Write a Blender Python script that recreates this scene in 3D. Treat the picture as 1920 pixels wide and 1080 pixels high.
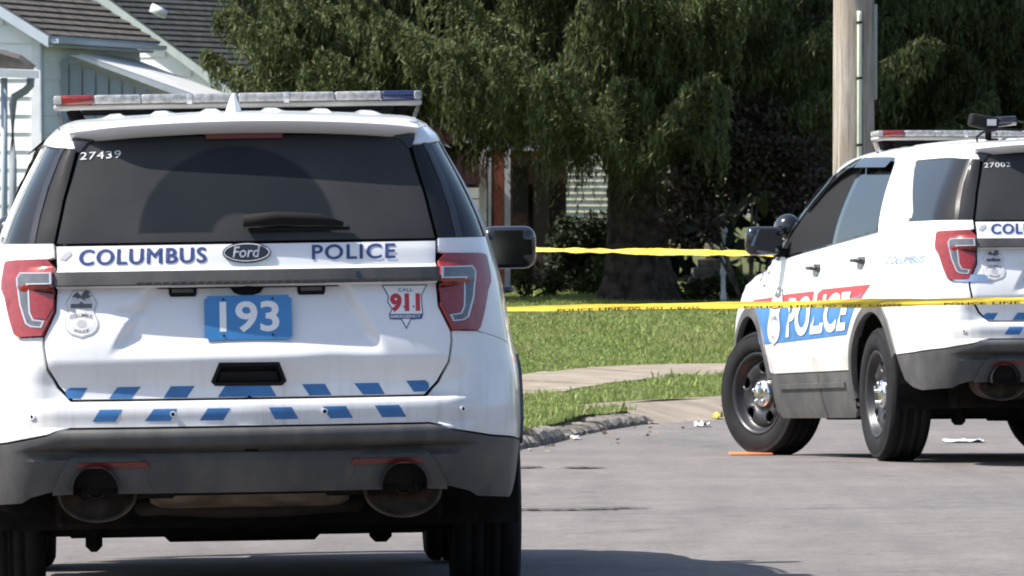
import bpy, bmesh, math, random
import numpy as np
from mathutils import Vector, Matrix
from mathutils.geometry import delaunay_2d_cdt

random.seed(7)
RNG = np.random.default_rng(11)
for _o in list(bpy.data.objects):
    bpy.data.objects.remove(_o, do_unlink=True)
scene = bpy.context.scene
COL = scene.collection

# ------------------------------------------------------------------ camera, sky, sun, exposure
FPX, HCAM, HORIZON = 14616.0, 1.413, 389.0        # long lens, in pixels of the 1920 wide photograph
cam_data = bpy.data.cameras.new('camera')
cam_data.sensor_width = 36.0
cam_data.lens = FPX / 1920 * 36
cam_data.clip_start = 0.5
cam_data.clip_end = 2000
cam_data.dof.use_dof = True
cam_data.dof.focus_distance = 33.0
cam_data.dof.aperture_fstop = 26
cam = bpy.data.objects.new('camera', cam_data)
COL.objects.link(cam)
cam.location = (0, 0, HCAM)
cam.rotation_euler = (math.radians(90) - math.atan((540 - HORIZON) / FPX), 0, 0)
scene.camera = cam

SUN_DIR = Vector((0.86, 0.09, -1.06)).normalized()      # the way the light travels
SUN_EL = math.asin(-SUN_DIR.z)
SUN_AZ = math.atan2(-SUN_DIR.x, -SUN_DIR.y)             # towards the sun, from +Y clockwise to +X
world = bpy.data.worlds.new('World')
scene.world = world
world.use_nodes = True
wn = world.node_tree
wn.nodes.clear()
w_out = wn.nodes.new('ShaderNodeOutputWorld')
w_bg = wn.nodes.new('ShaderNodeBackground')
w_sky = wn.nodes.new('ShaderNodeTexSky')
w_sky.sky_type = 'NISHITA'
w_sky.sun_disc = False
w_sky.sun_elevation = SUN_EL
w_sky.sun_rotation = SUN_AZ
w_sky.air_density = 1.0
w_sky.dust_density = 1.5
w_bg.inputs['Strength'].default_value = 0.105
wn.links.new(w_sky.outputs[0], w_bg.inputs['Color'])
wn.links.new(w_bg.outputs[0], w_out.inputs['Surface'])

sun_data = bpy.data.lights.new('sun', 'SUN')
sun_data.energy = 4.6
sun_data.angle = math.radians(0.53)
sun_data.color = (1.0, 0.955, 0.90)
sun = bpy.data.objects.new('sun', sun_data)
COL.objects.link(sun)
sun.rotation_euler = (-SUN_DIR).to_track_quat('Z', 'Y').to_euler()
sun.location = (-20, -10, 30)

scene.view_settings.view_transform = 'Standard'
scene.view_settings.look = 'None'
scene.view_settings.exposure = 1.08
scene.view_settings.gamma = 1.0
scene.render.engine = 'CYCLES'
scene.cycles.max_bounces = 8
scene.cycles.transparent_max_bounces = 8
scene.cycles.caustics_reflective = False
scene.cycles.caustics_refractive = False
scene.cycles.filter_width = 1.9

# ------------------------------------------------------------------ small helpers
def tag(o, label=None, cat=None, group=None, kind=None):
    if label: o['label'] = label
    if cat: o['category'] = cat
    if group: o['group'] = group
    if kind: o['kind'] = kind
    return o

def empty(name, loc=(0, 0, 0), parent=None):
    o = bpy.data.objects.new(name, None)
    o.empty_display_size = 0.2
    COL.objects.link(o)
    o.location = loc
    if parent: o.parent = parent
    return o

def mk(name, verts, faces, mat, parent=None, smooth=False, normals=None, loc=None, mats=None, midx=None):
    me = bpy.data.meshes.new(name)
    me.from_pydata([tuple(map(float, v)) for v in verts], [], [tuple(int(i) for i in f) for f in faces])
    me.update()
    if mats:
        for m in mats: me.materials.append(m)
        me.polygons.foreach_set('material_index', list(midx))
    elif mat: me.materials.append(mat)
    if smooth or normals is not None:
        me.polygons.foreach_set('use_smooth', [True] * len(me.polygons))
    if normals is not None:
        me.normals_split_custom_set([tuple(map(float, n)) for n in normals])
    o = bpy.data.objects.new(name, me)
    COL.objects.link(o)
    if parent: o.parent = parent
    if loc is not None: o.location = loc
    return o

def from_bm(name, bm, mat, parent=None, smooth=False, loc=None, rot=None, angle=None):
    me = bpy.data.meshes.new(name)
    bm.normal_update()
    bm.to_mesh(me); bm.free()
    if mat: me.materials.append(mat)
    if smooth:
        me.polygons.foreach_set('use_smooth', [True] * len(me.polygons))
        if angle is not None:
            try: me.set_sharp_from_angle(angle=math.radians(angle))
            except Exception: pass
    o = bpy.data.objects.new(name, me)
    COL.objects.link(o)
    if parent: o.parent = parent
    if loc is not None: o.location = loc
    if rot is not None: o.rotation_euler = rot
    return o

def bm_box(size, center=(0, 0, 0), bevel=0.0, seg=2, bm=None, rot=None):
    b = bm or bmesh.new()
    r = bmesh.ops.create_cube(b, size=1.0)
    vs = r['verts']
    for v in vs:
        v.co = Vector((v.co.x * size[0], v.co.y * size[1], v.co.z * size[2]))
    if bevel > 0:
        es = list({e for v in vs for e in v.link_edges})
        rr = bmesh.ops.bevel(b, geom=es, offset=bevel, segments=seg, affect='EDGES', profile=0.5)
        vs = list({v for f in rr['faces'] for v in f.verts} | {v for v in vs if v.is_valid})
    M = Matrix.Translation(center)
    if rot is not None: M = M @ rot.to_4x4()
    for v in vs:
        if v.is_valid: v.co = M @ v.co
    return b

def box_obj(name, size, center, mat, parent=None, bevel=0.0, seg=2, rot=None):
    return from_bm(name, bm_box(size, center, bevel, seg, rot=rot), mat, parent, smooth=bevel > 0, angle=40)

def lathe(profile, n=48, axis='y'):
    """profile: list of (r, h). returns verts, faces; turned about the axis"""
    v, f = [], []
    m = len(profile)
    for i in range(n):
        a = 2 * math.pi * i / n
        for r, h in profile:
            if axis == 'y': v.append((r * math.cos(a), h, r * math.sin(a)))
            elif axis == 'z': v.append((r * math.cos(a), r * math.sin(a), h))
            else: v.append((h, r * math.cos(a), r * math.sin(a)))
    for i in range(n):
        j = (i + 1) % n
        for k in range(m - 1):
            f.append((i * m + k, j * m + k, j * m + k + 1, i * m + k + 1))
    return v, f

def tube(path, radius, n=10, cap=True):
    """tube along a list of points; radius number or list"""
    P = [Vector(p) for p in path]
    v, f = [], []
    up = Vector((0, 0, 1))
    for i, p in enumerate(P):
        d = (P[min(i + 1, len(P) - 1)] - P[max(i - 1, 0)]).normalized()
        a = d.cross(up)
        if a.length < 1e-3: a = d.cross(Vector((1, 0, 0)))
        a.normalize(); b = d.cross(a).normalized()
        r = radius[i] if isinstance(radius, (list, tuple)) else radius
        for k in range(n):
            t = 2 * math.pi * k / n
            v.append(p + a * (r * math.cos(t)) + b * (r * math.sin(t)))
    for i in range(len(P) - 1):
        for k in range(n):
            k2 = (k + 1) % n
            f.append((i * n + k, i * n + k2, (i + 1) * n + k2, (i + 1) * n + k))
    if cap:
        f.append(tuple(range(n))[::-1]); f.append(tuple((len(P) - 1) * n + k for k in range(n)))
    return v, f

def tube_obj(name, path, radius, mat, parent=None, n=10):
    v, f = tube(path, radius, n)
    return mk(name, v, f, mat, parent, smooth=True)

# ------------------------------------------------------------------ materials
def nodes_of(m):
    m.use_nodes = True
    return m.node_tree.nodes, m.node_tree.links, m.node_tree.nodes['Principled BSDF']

def pmat(name, col, rough=0.5, metal=0.0, coat=0.0, spec=0.5, var=0.0, vscale=8.0, bump=0.0, bscale=60.0,
         col2=None, emit=None, coords='Object', croughness=0.05, detail=4.0):
    m = bpy.data.materials.new(name)
    N, L, B = nodes_of(m)
    B.inputs['Base Color'].default_value = (*col, 1)
    B.inputs['Roughness'].default_value = rough
    B.inputs['Metallic'].default_value = metal
    B.inputs['Specular IOR Level'].default_value = spec
    B.inputs['Coat Weight'].default_value = coat
    B.inputs['Coat Roughness'].default_value = croughness
    tc = N.new('ShaderNodeTexCoord')
    if var > 0 or col2:
        nz = N.new('ShaderNodeTexNoise'); nz.inputs['Scale'].default_value = vscale
        nz.inputs['Detail'].default_value = detail
        L.new(tc.outputs[coords], nz.inputs['Vector'])
        mx = N.new('ShaderNodeMix'); mx.data_type = 'RGBA'
        c2 = col2 or tuple(c * (1 - var) for c in col)
        c1 = col if col2 else tuple(min(1, c * (1 + var * 0.6)) for c in col)
        mx.inputs[6].default_value = (*c1, 1); mx.inputs[7].default_value = (*c2, 1)
        rp = N.new('ShaderNodeMapRange')
        rp.inputs['From Min'].default_value = 0.35; rp.inputs['From Max'].default_value = 0.65
        L.new(nz.outputs['Fac'], rp.inputs['Value']); L.new(rp.outputs[0], mx.inputs[0])
        L.new(mx.outputs[2], B.inputs['Base Color'])
    if bump > 0:
        nb = N.new('ShaderNodeTexNoise'); nb.inputs['Scale'].default_value = bscale
        nb.inputs['Detail'].default_value = 3
        L.new(tc.outputs[coords], nb.inputs['Vector'])
        bp = N.new('ShaderNodeBump'); bp.inputs['Strength'].default_value = bump
        bp.inputs['Distance'].default_value = 0.01
        L.new(nb.outputs['Fac'], bp.inputs['Height']); L.new(bp.outputs[0], B.inputs['Normal'])
    return m

def leafmat(name, cols, rough=0.6, trans=0.35):
    """leaf: diffuse + translucent, colour varies from leaf to leaf"""
    m = bpy.data.materials.new(name)
    N, L, B = nodes_of(m)
    g = N.new('ShaderNodeNewGeometry')
    cr = N.new('ShaderNodeValToRGB')
    el = cr.color_ramp.elements
    while len(el) < len(cols): el.new(0.5)
    for i, c in enumerate(cols):
        el[i].position = i / max(1, len(cols) - 1); el[i].color = (*c, 1)
    L.new(g.outputs['Random Per Island'], cr.inputs['Fac'])
    L.new(cr.outputs['Color'], B.inputs['Base Color'])
    B.inputs['Roughness'].default_value = rough
    B.inputs['Specular IOR Level'].default_value = 0.3
    tr = N.new('ShaderNodeBsdfTranslucent')
    L.new(cr.outputs['Color'], tr.inputs['Color'])
    mx = N.new('ShaderNodeMixShader'); mx.inputs[0].default_value = trans
    out = N['Material Output']
    L.new(B.outputs[0], mx.inputs[1]); L.new(tr.outputs[0], mx.inputs[2]); L.new(mx.outputs[0], out.inputs['Surface'])
    return m

M = {}
M['tyre'] = pmat('tyre_rubber', (0.014, 0.014, 0.015), 0.85, spec=0.2, var=0.3, vscale=9, bump=0.2, bscale=90)
M['steel_black'] = pmat('black_wheel_steel', (0.02, 0.02, 0.022), 0.38, spec=0.5, var=0.2, vscale=12)
M['chrome'] = pmat('chrome', (0.75, 0.75, 0.77), 0.14, metal=1.0)
M['black_gloss'] = pmat('black_gloss', (0.012, 0.012, 0.014), 0.15, coat=0.5)
M['black_matt'] = pmat('black_matt', (0.01, 0.01, 0.011), 0.85, spec=0.2)
M['under'] = pmat('underbody_grime', (0.012, 0.011, 0.010), 0.9, spec=0.15, var=0.4, vscale=14)
M['rust'] = pmat('rusty_exhaust_steel', (0.075, 0.050, 0.034), 0.75, metal=0.2, var=0.5, vscale=13, bump=0.3, bscale=40)
M['muffler'] = pmat('dusty_muffler_steel', (0.15, 0.12, 0.09), 0.7, metal=0.25, var=0.4, vscale=11)
M['pipe_dark'] = pmat('sooty_pipe', (0.018, 0.013, 0.010), 0.8, var=0.4, vscale=20)
M['red_lens'] = pmat('red_lens', (0.235, 0.012, 0.007), 0.12, coat=1.0, var=0.25, vscale=30)
M['red_lens_dark'] = pmat('deep_red_lens', (0.22, 0.010, 0.008), 0.18, coat=1.0, var=0.15, vscale=60)
M['red_dim'] = pmat('dim_red_reflector', (0.13, 0.014, 0.012), 0.35, coat=0.3)
M['lamp_silver'] = pmat('lamp_reflector_grey', (0.095, 0.098, 0.105), 0.25, metal=0.2, coat=1.0, var=0.2, vscale=40)
M['lamp_rim'] = pmat('lamp_rim', (0.50, 0.49, 0.49), 0.15, metal=0.5, coat=1.0)
M['bar_clear'] = pmat('light_bar_clear_lens', (0.29, 0.29, 0.285), 0.25, coat=0.8, var=0.35, vscale=45)
M['bar_base'] = pmat('light_bar_base', (0.42, 0.41, 0.38), 0.35, var=0.15)
M['bar_red'] = pmat('light_bar_red', (0.20, 0.016, 0.012), 0.15, coat=1.0, var=0.3, vscale=35)
M['bar_blue'] = pmat('light_bar_blue', (0.016, 0.024, 0.10), 0.15, coat=1.0, var=0.3, vscale=35)
M['decal_navy'] = pmat('navy_decal', (0.035, 0.055, 0.17), 0.4)
M['decal_blue'] = pmat('blue_decal', (0.04, 0.155, 0.37), 0.45, var=0.2, vscale=9)
M['decal_red'] = pmat('red_decal', (0.50, 0.03, 0.035), 0.4)
M['decal_white'] = pmat('white_decal', (0.78, 0.78, 0.78), 0.4)
M['decal_grey'] = pmat('grey_decal', (0.42, 0.42, 0.44), 0.45)
M['decal_dark'] = pmat('dark_grey_decal', (0.10, 0.10, 0.11), 0.45)
M['decal_pale'] = pmat('pale_grey_decal', (0.60, 0.60, 0.61), 0.45, var=0.15, vscale=30)
M['plate_blue'] = pmat('plate_blue', (0.04, 0.20, 0.46), 0.4, coat=0.2, var=0.06)
M['mirror'] = pmat('mirror_glass', (0.30, 0.33, 0.37), 0.03, metal=1.0)
M['seam'] = pmat('seam_black', (0.006, 0.006, 0.007), 0.7, spec=0.2)

def paint_mat():
    """white paint with road film: grime creeps up from the sills, faint streaks"""
    m = bpy.data.materials.new('white_car_paint')
    N, L, B = nodes_of(m)
    tc = N.new('ShaderNodeTexCoord')
    n1 = N.new('ShaderNodeTexNoise'); n1.inputs['Scale'].default_value = 3.0; n1.inputs['Detail'].default_value = 6
    mp = N.new('ShaderNodeMapping'); mp.inputs['Scale'].default_value = (1, 9, 0.7)
    L.new(tc.outputs['Object'], mp.inputs['Vector'])
    n2 = N.new('ShaderNodeTexNoise'); n2.inputs['Scale'].default_value = 4.0; n2.inputs['Detail'].default_value = 5
    L.new(tc.outputs['Object'], n1.inputs['Vector']); L.new(mp.outputs[0], n2.inputs['Vector'])
    sp = N.new('ShaderNodeSeparateXYZ'); L.new(tc.outputs['Object'], sp.inputs[0])
    hz = N.new('ShaderNodeMapRange'); hz.inputs['From Min'].default_value = 1.0; hz.inputs['From Max'].default_value = 0.55
    hz.inputs['To Min'].default_value = 0.0; hz.inputs['To Max'].default_value = 0.85
    L.new(sp.outputs['Z'], hz.inputs['Value'])
    r1 = N.new('ShaderNodeMapRange'); r1.inputs['From Min'].default_value = 0.42; r1.inputs['From Max'].default_value = 0.75
    r1.inputs['To Max'].default_value = 0.9
    L.new(n1.outputs['Fac'], r1.inputs['Value'])
    r2 = N.new('ShaderNodeMapRange'); r2.inputs['From Min'].default_value = 0.50; r2.inputs['From Max'].default_value = 0.8
    r2.inputs['To Max'].default_value = 0.5
    L.new(n2.outputs['Fac'], r2.inputs['Value'])
    ad = N.new('ShaderNodeMath'); ad.operation = 'ADD'
    L.new(r1.outputs[0], ad.inputs[0]); L.new(r2.outputs[0], ad.inputs[1])
    ml = N.new('ShaderNodeMath'); ml.operation = 'MULTIPLY'
    L.new(ad.outputs[0], ml.inputs[0]); L.new(hz.outputs[0], ml.inputs[1])
    a2 = N.new('ShaderNodeMath'); a2.operation = 'ADD'; a2.use_clamp = True; a2.inputs[1].default_value = 0.07
    L.new(ml.outputs[0], a2.inputs[0])
    mx = N.new('ShaderNodeMix'); mx.data_type = 'RGBA'
    mx.inputs[6].default_value = (0.77, 0.775, 0.78, 1); mx.inputs[7].default_value = (0.36, 0.33, 0.285, 1)
    L.new(a2.outputs[0], mx.inputs[0]); L.new(mx.outputs[2], B.inputs['Base Color'])
    rr = N.new('ShaderNodeMapRange'); rr.inputs['To Min'].default_value = 0.28; rr.inputs['To Max'].default_value = 0.7
    L.new(a2.outputs[0], rr.inputs['Value']); L.new(rr.outputs[0], B.inputs['Roughness'])
    B.inputs['Coat Weight'].default_value = 0.8
    B.inputs['Coat Roughness'].default_value = 0.08
    return m
M['paint'] = paint_mat()

def cladding_mat():
    m = pmat('grey_plastic_cladding', (0.075, 0.077, 0.080), 0.55, spec=0.4, bump=0.06, bscale=260)
    N, L, B = nodes_of(m)
    tc = N.new('ShaderNodeTexCoord')
    n1 = N.new('ShaderNodeTexNoise'); n1.inputs['Scale'].default_value = 5; n1.inputs['Detail'].default_value = 7
    L.new(tc.outputs['Object'], n1.inputs['Vector'])
    mp = N.new('ShaderNodeMapping'); mp.inputs['Scale'].default_value = (1, 2.2, 1)
    L.new(tc.outputs['Object'], mp.inputs['Vector'])
    n2 = N.new('ShaderNodeTexNoise'); n2.inputs['Scale'].default_value = 5; n2.inputs['Detail'].default_value = 4
    L.new(mp.outputs[0], n2.inputs['Vector'])
    ad = N.new('ShaderNodeMath'); ad.operation = 'ADD'
    L.new(n1.outputs['Fac'], ad.inputs[0]); L.new(n2.outputs['Fac'], ad.inputs[1])
    r = N.new('ShaderNodeMapRange'); r.inputs['From Min'].default_value = 0.85; r.inputs['From Max'].default_value = 1.3
    L.new(ad.outputs[0], r.inputs['Value'])
    mx = N.new('ShaderNodeMix'); mx.data_type = 'RGBA'
    mx.inputs[6].default_value = (0.056, 0.056, 0.058, 1); mx.inputs[7].default_value = (0.100, 0.096, 0.089, 1)
    L.new(r.outputs[0], mx.inputs[0]); L.new(mx.outputs[2], B.inputs['Base Color'])
    return m
M['clad'] = cladding_mat()

def glass_mat(name, wiped=False, tint=(0.016, 0.018, 0.021), dust=0.10):
    """privacy glass: dark, glossy, under a film of road dust (with the arc the wiper keeps clean)"""
    m = bpy.data.materials.new(name)
    N, L, B = nodes_of(m)
    tc = N.new('ShaderNodeTexCoord')
    nz = N.new('ShaderNodeTexNoise'); nz.inputs['Scale'].default_value = 5; nz.inputs['Detail'].default_value = 6
    L.new(tc.outputs['Object'], nz.inputs['Vector'])
    fac = N.new('ShaderNodeMapRange')
    fac.inputs['From Min'].default_value = 0.3; fac.inputs['From Max'].default_value = 0.8
    fac.inputs['To Min'].default_value = dust * 0.8; fac.inputs['To Max'].default_value = dust * 1.25
    L.new(nz.outputs['Fac'], fac.inputs['Value'])
    last = fac.outputs[0]
    if wiped:
        # wiper pivots at the foot of the glass; ring between hub cover and blade tip is cleaner
        sp = N.new('ShaderNodeSeparateXYZ'); L.new(tc.outputs['Object'], sp.inputs[0])
        dy = N.new('ShaderNodeMath'); dy.operation = 'SUBTRACT'; dy.inputs[1].default_value = 0.03
        L.new(sp.outputs['Y'], dy.inputs[0])
        dz = N.new('ShaderNodeMath'); dz.operation = 'SUBTRACT'; dz.inputs[1].default_value = 1.31
        L.new(sp.outputs['Z'], dz.inputs[0])
        dz2 = N.new('ShaderNodeMath'); dz2.operation = 'MULTIPLY'; dz2.inputs[1].default_value = 1.08
        L.new(dz.outputs[0], dz2.inputs[0])
        cb = N.new('ShaderNodeCombineXYZ'); L.new(dy.outputs[0], cb.inputs['X']); L.new(dz2.outputs[0], cb.inputs['Y'])
        ln = N.new('ShaderNodeVectorMath'); ln.operation = 'LENGTH'; L.new(cb.outputs[0], ln.inputs[0])
        arc = N.new('ShaderNodeMapRange'); arc.inputs['From Min'].default_value = 0.335; arc.inputs['From Max'].default_value = 0.350
        arc.inputs['To Min'].default_value = 0.25; arc.inputs['To Max'].default_value = 1.0
        L.new(ln.outputs['Value'], arc.inputs['Value'])
        inn = N.new('ShaderNodeMapRange'); inn.inputs['From Min'].default_value = 0.105; inn.inputs['From Max'].default_value = 0.078
        inn.inputs['To Min'].default_value = 0.0; inn.inputs['To Max'].default_value = 1.0
        L.new(ln.outputs['Value'], inn.inputs['Value'])
        low = N.new('ShaderNodeMapRange'); low.inputs['From Min'].default_value = 1.335; low.inputs['From Max'].default_value = 1.325
        L.new(sp.outputs['Z'], low.inputs['Value'])
        m1 = N.new('ShaderNodeMath'); m1.operation = 'MAXIMUM'
        L.new(arc.outputs[0], m1.inputs[0]); L.new(inn.outputs[0], m1.inputs[1])
        m2 = N.new('ShaderNodeMath'); m2.operation = 'MAXIMUM'
        L.new(m1.outputs[0], m2.inputs[0]); L.new(low.outputs[0], m2.inputs[1])
        mm = N.new('ShaderNodeMath'); mm.operation = 'MULTIPLY'
        L.new(last, mm.inputs[0]); L.new(m2.outputs[0], mm.inputs[1])
        last = mm.outputs[0]
    mx = N.new('ShaderNodeMix'); mx.data_type = 'RGBA'
    mx.inputs[6].default_value = (*tint, 1); mx.inputs[7].default_value = (0.50, 0.48, 0.45, 1)
    L.new(last, mx.inputs[0]); L.new(mx.outputs[2], B.inputs['Base Color'])
    rr = N.new('ShaderNodeMapRange'); rr.inputs['From Max'].default_value = 0.15
    rr.inputs['To Min'].default_value = 0.03; rr.inputs['To Max'].default_value = 0.12
    L.new(last, rr.inputs['Value']); L.new(rr.outputs[0], B.inputs['Roughness'])
    B.inputs['Specular IOR Level'].default_value = 0.16 if wiped else 0.26
    return m
M['glass_rear'] = glass_mat('tinted_rear_glass', True, tint=(.009, .011, .014), dust=0.060)
M['glass_side'] = glass_mat('tinted_side_glass', False, tint=(.008, .009, .011), dust=0.02)
M['glass_front'] = glass_mat('front_glass', False, tint=(.008, .009, .010), dust=0.010)
# ------------------------------------------------------------------ car body as one smooth implicit solid
# car frame: x forward from the rear axle, y left, z up from the road
def lut(pts, n=1200):
    xs = np.array([p[0] for p in pts], float); ys = np.array([p[1] for p in pts], float)
    h = np.diff(xs); d = np.diff(ys) / h
    m = np.zeros(len(xs)); m[0] = d[0]; m[-1] = d[-1]
    for i in range(1, len(xs) - 1):
        if d[i - 1] * d[i] > 0:
            w1 = 2 * h[i] + h[i - 1]; w2 = h[i] + 2 * h[i - 1]
            m[i] = (w1 + w2) / (w1 / d[i - 1] + w2 / d[i])
    X = np.linspace(xs[0], xs[-1], n)
    k = np.clip(np.searchsorted(xs, X) - 1, 0, len(xs) - 2)
    t = (X - xs[k]) / h[k]
    Y = ((2*t**3 - 3*t**2 + 1) * ys[k] + (t**3 - 2*t**2 + t) * h[k] * m[k] + (-2*t**3 + 3*t**2) * ys[k + 1] + (t**3 - t**2) * h[k] * m[k + 1])
    return lambda q: np.interp(q, X, Y)

def sstep(a, b, x):
    t = np.clip((x - a) / (b - a), 0, 1)
    return t * t * (3 - 2 * t)

W_ = lut([(.15, .88), (.25, .925), (.35, .955), (.5, .982), (.65, .995), (.8, .99), (.92, .968), (1.02, .952), (1.12, .935),
          (1.2, .915), (1.31, .882), (1.45, .822), (1.6, .742), (1.7, .687), (1.76, .652), (1.8, .625)])
TOP_ = lut([(-1.3, 1.68), (-1.0, 1.708), (-.6, 1.742), (0, 1.760), (.6, 1.763), (1.2, 1.762), (1.6, 1.748), (1.8, 1.724), (2.05, 1.585), (2.35, 1.37),
            (2.55, 1.228), (2.66, 1.180), (2.9, 1.155), (3.2, 1.105), (3.5, 1.03), (3.75, .93), (4.0, .80)])
XR_ = lut([(.15, -.98), (.30, -1.05), (.42, -1.11), (.52, -1.14), (.62, -1.155), (.70, -1.155), (.76, -1.14), (.82, -1.122), (.91, -1.108), (1.05, -1.085),
           (1.2, -1.06), (1.29, -1.038), (1.45, -.965), (1.67, -.845), (1.8, -.77)])
FEAT_ = lut([(.15, .02), (.40, .03), (.550, .024), (.562, .040), (.578, .046), (.590, -.010), (.604, -.030), (.63, -.036), (.65, -.030), (.663, -.012), (.675, -.012),
             (.735, -.016), (.748, -.006), (.756, .034), (.80, .026), (.90, -.012), (.915, -.012), (1.10, .006), (1.143, .012), (1.150, -.030),
             (1.200, -.030), (1.207, -.006), (1.26, -.004), (1.297, 0), (1.8, 0)], 4000)
XF_ = lut([(.15, 3.66), (.4, 3.82), (.6, 3.86), (.8, 3.83), (.95, 3.72), (1.1, 3.5), (1.8, 3.5)])
RS_ = lut([(.15, .20), (1.15, .22), (1.35, .20), (1.6, .10), (1.8, .075)])

CROWN = .026
def XR(y, z):
    ay = np.abs(y)
    m = 1 - sstep(.66, .80, ay)
    rec_w = .335 + (1.12 - z) * .58
    rec = (1 - sstep(rec_w - .020, rec_w + .035, ay)) * (sstep(.895, .975, z) * .030 + np.clip((z - 1.0) / .14, 0, 1) * .006) * (z < 1.1465)
    dent = .010 * np.exp(-(((y + .30) / .10) ** 2 + ((z - .86) / .05) ** 2)) + .016 * np.exp(-(((y - .40) / .045) ** 2 + ((z - 1.055) / .018) ** 2)) - .006 * np.exp(-(((y - .36) / .03) ** 2 + ((z - 1.03) / .03) ** 2))
    return XR_(z) + .085 * (ay / .75) ** 2 + FEAT_(z) * m + rec + dent * m

def F(x, y, z):
    ay = np.abs(y)
    tp = 1 - .088 * np.clip((.4 - x) / 1.5, 0, 1.2) ** 2 - .09 * np.clip((x - 2.7) / 1.1, 0, 1.3) ** 2
    side = W_(z) * tp - ay
    ribs = 0
    for c in (.11, .285, .455):
        ribs = ribs + .011 * (1 - sstep(.022, .040, np.abs(ay - c)))
    ribs = ribs * sstep(-.42, -.34, x) * (1 - sstep(1.25, 1.4, x))
    top = TOP_(x) - CROWN * (ay / .6) ** 2 + ribs - z
    rear = x - XR(y, z)
    front = XF_(z) - .22 * (ay / .8) ** 2 - x
    rs = RS_(z)
    s = np.maximum(1 - side / rs, 0) ** 2 + np.maximum(1 - top / .06, 0) ** 2 + np.maximum(1 - rear / .20, 0) ** 2 + np.maximum(1 - front / .25, 0) ** 2
    return 1 - np.sqrt(s)

def Fn(P):
    e = 1e-3
    x, y, z = P[:, 0], P[:, 1], P[:, 2]
    g = np.stack([F(x + e, y, z) - F(x - e, y, z), F(x, y + e, z) - F(x, y - e, z), F(x, y, z + e) - F(x, y, z - e)], 1)
    return -g / (np.linalg.norm(g, axis=1, keepdims=True) + 1e-12)

def cast(O, D, far=1.6):
    lo = np.zeros(len(O)); hi = np.full(len(O), far)
    for _ in range(34):
        mid = (lo + hi) / 2
        Q = O + D * mid[:, None]
        ins = F(Q[:, 0], Q[:, 1], Q[:, 2]) > 0
        lo = np.where(ins, mid, lo); hi = np.where(ins, hi, mid)
    return O + D * ((lo + hi) / 2)[:, None]

X0, T1, RT = -.45, .55, .35
T2 = T1 + math.pi / 2 * RT

def wrap(uv):
    """(t, z): t runs from the middle of the tail round the corner and forward along the flank; negative t = right side"""
    uv = np.asarray(uv, float)
    t, z = uv[:, 0], uv[:, 1]
    sg = np.where(t < 0, -1.0, 1.0); a = np.abs(t)
    phi = np.clip((a - T1) / RT, 0, math.pi / 2)
    O = np.stack([np.where(a > T2, X0 + a - T2, X0), np.minimum(a, T1) * sg, z], 1)
    D = np.stack([-np.cos(phi), np.sin(phi) * sg, np.zeros_like(z)], 1)
    return cast(O, D)

def topmap(uv):
    uv = np.asarray(uv, float)
    O = np.stack([uv[:, 0], uv[:, 1], np.full(len(uv), .62)], 1)
    return cast(O, np.tile([0., 0., 1.], (len(uv), 1)))

def frontmap(uv):
    """(angle, z) about a vertical axis behind the front bumper"""
    uv = np.asarray(uv, float)
    O = np.stack([np.full(len(uv), 3.05), np.zeros(len(uv)), uv[:, 1]], 1)
    D = np.stack([np.cos(uv[:, 0]), np.sin(uv[:, 0]), np.zeros(len(uv))], 1)
    return cast(O, D)

def t_y(y, z):
    """t of the point of the tail at a given y (cast straight back, then read off the angle)"""
    y = np.atleast_1d(np.asarray(y, float)); z = np.broadcast_to(np.asarray(z, float), y.shape)
    P = rearmap(np.stack([y, z], 1))
    a = np.abs(y)
    t = np.where(a <= T1, a, T1 + RT * np.arctan2(a - T1, np.maximum(X0 - P[:, 0], 1e-4)))
    return np.sign(y) * t

def t_x(x): return T2 + x - X0
def t_xc(x, z):
    """t of a point on the corner with a given x < X0"""
    P = cast(np.array([[x, 0., z]]), np.array([[0., 1., 0.]]))[0]
    return T1 + RT * math.atan2(P[1] - T1, max(X0 - x, 1e-4))

def rearmap(uv):
    uv = np.asarray(uv, float)
    O = np.stack([np.full(len(uv), X0), uv[:, 0], uv[:, 1]], 1)
    return cast(O, np.tile([-1., 0., 0.], (len(uv), 1)))
def sidemap_l(uv):
    uv = np.asarray(uv, float)
    return cast(np.stack([uv[:, 0], np.zeros(len(uv)), uv[:, 1]], 1), np.tile([0., 1., 0.], (len(uv), 1)))

# ------------------------------------------------------------------ panels: polygons filled, laid on the solid, given thickness
def pip(pts, poly):
    x, y = pts[:, 0], pts[:, 1]; ins = np.zeros(len(pts), bool)
    n = len(poly)
    for i in range(n):
        x1, y1 = poly[i]; x2, y2 = poly[(i + 1) % n]
        if y1 == y2: continue
        c = ((y1 > y) != (y2 > y)) & (x < (x2 - x1) * (y - y1) / (y2 - y1) + x1)
        ins ^= c
    return ins

def resample(poly, h):
    out = []
    n = len(poly)
    for i in range(n):
        a = np.array(poly[i], float); b = np.array(poly[(i + 1) % n], float)
        k = max(1, int(round(np.linalg.norm(b - a) / h)))
        for j in range(k): out.append(a + (b - a) * j / k)
    return np.array(out)

def inset(poly, d):
    P = np.array(poly, float); n = len(P)
    area = 0.5 * np.sum(P[:, 0] * np.roll(P[:, 1], -1) - np.roll(P[:, 0], -1) * P[:, 1])
    s = 1 if area > 0 else -1
    out = []
    for i in range(n):
        a = P[i] - P[i - 1]; b = P[(i + 1) % n] - P[i]
        na = np.array([-a[1], a[0]]) / (np.linalg.norm(a) + 1e-9) * s
        nb = np.array([-b[1], b[0]]) / (np.linalg.norm(b) + 1e-9) * s
        m = na + nb; q = np.dot(m, m)
        out.append(P[i] + m * (2 * d / max(q, .6)) if q > 1e-6 else P[i])
    return np.array(out)

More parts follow.
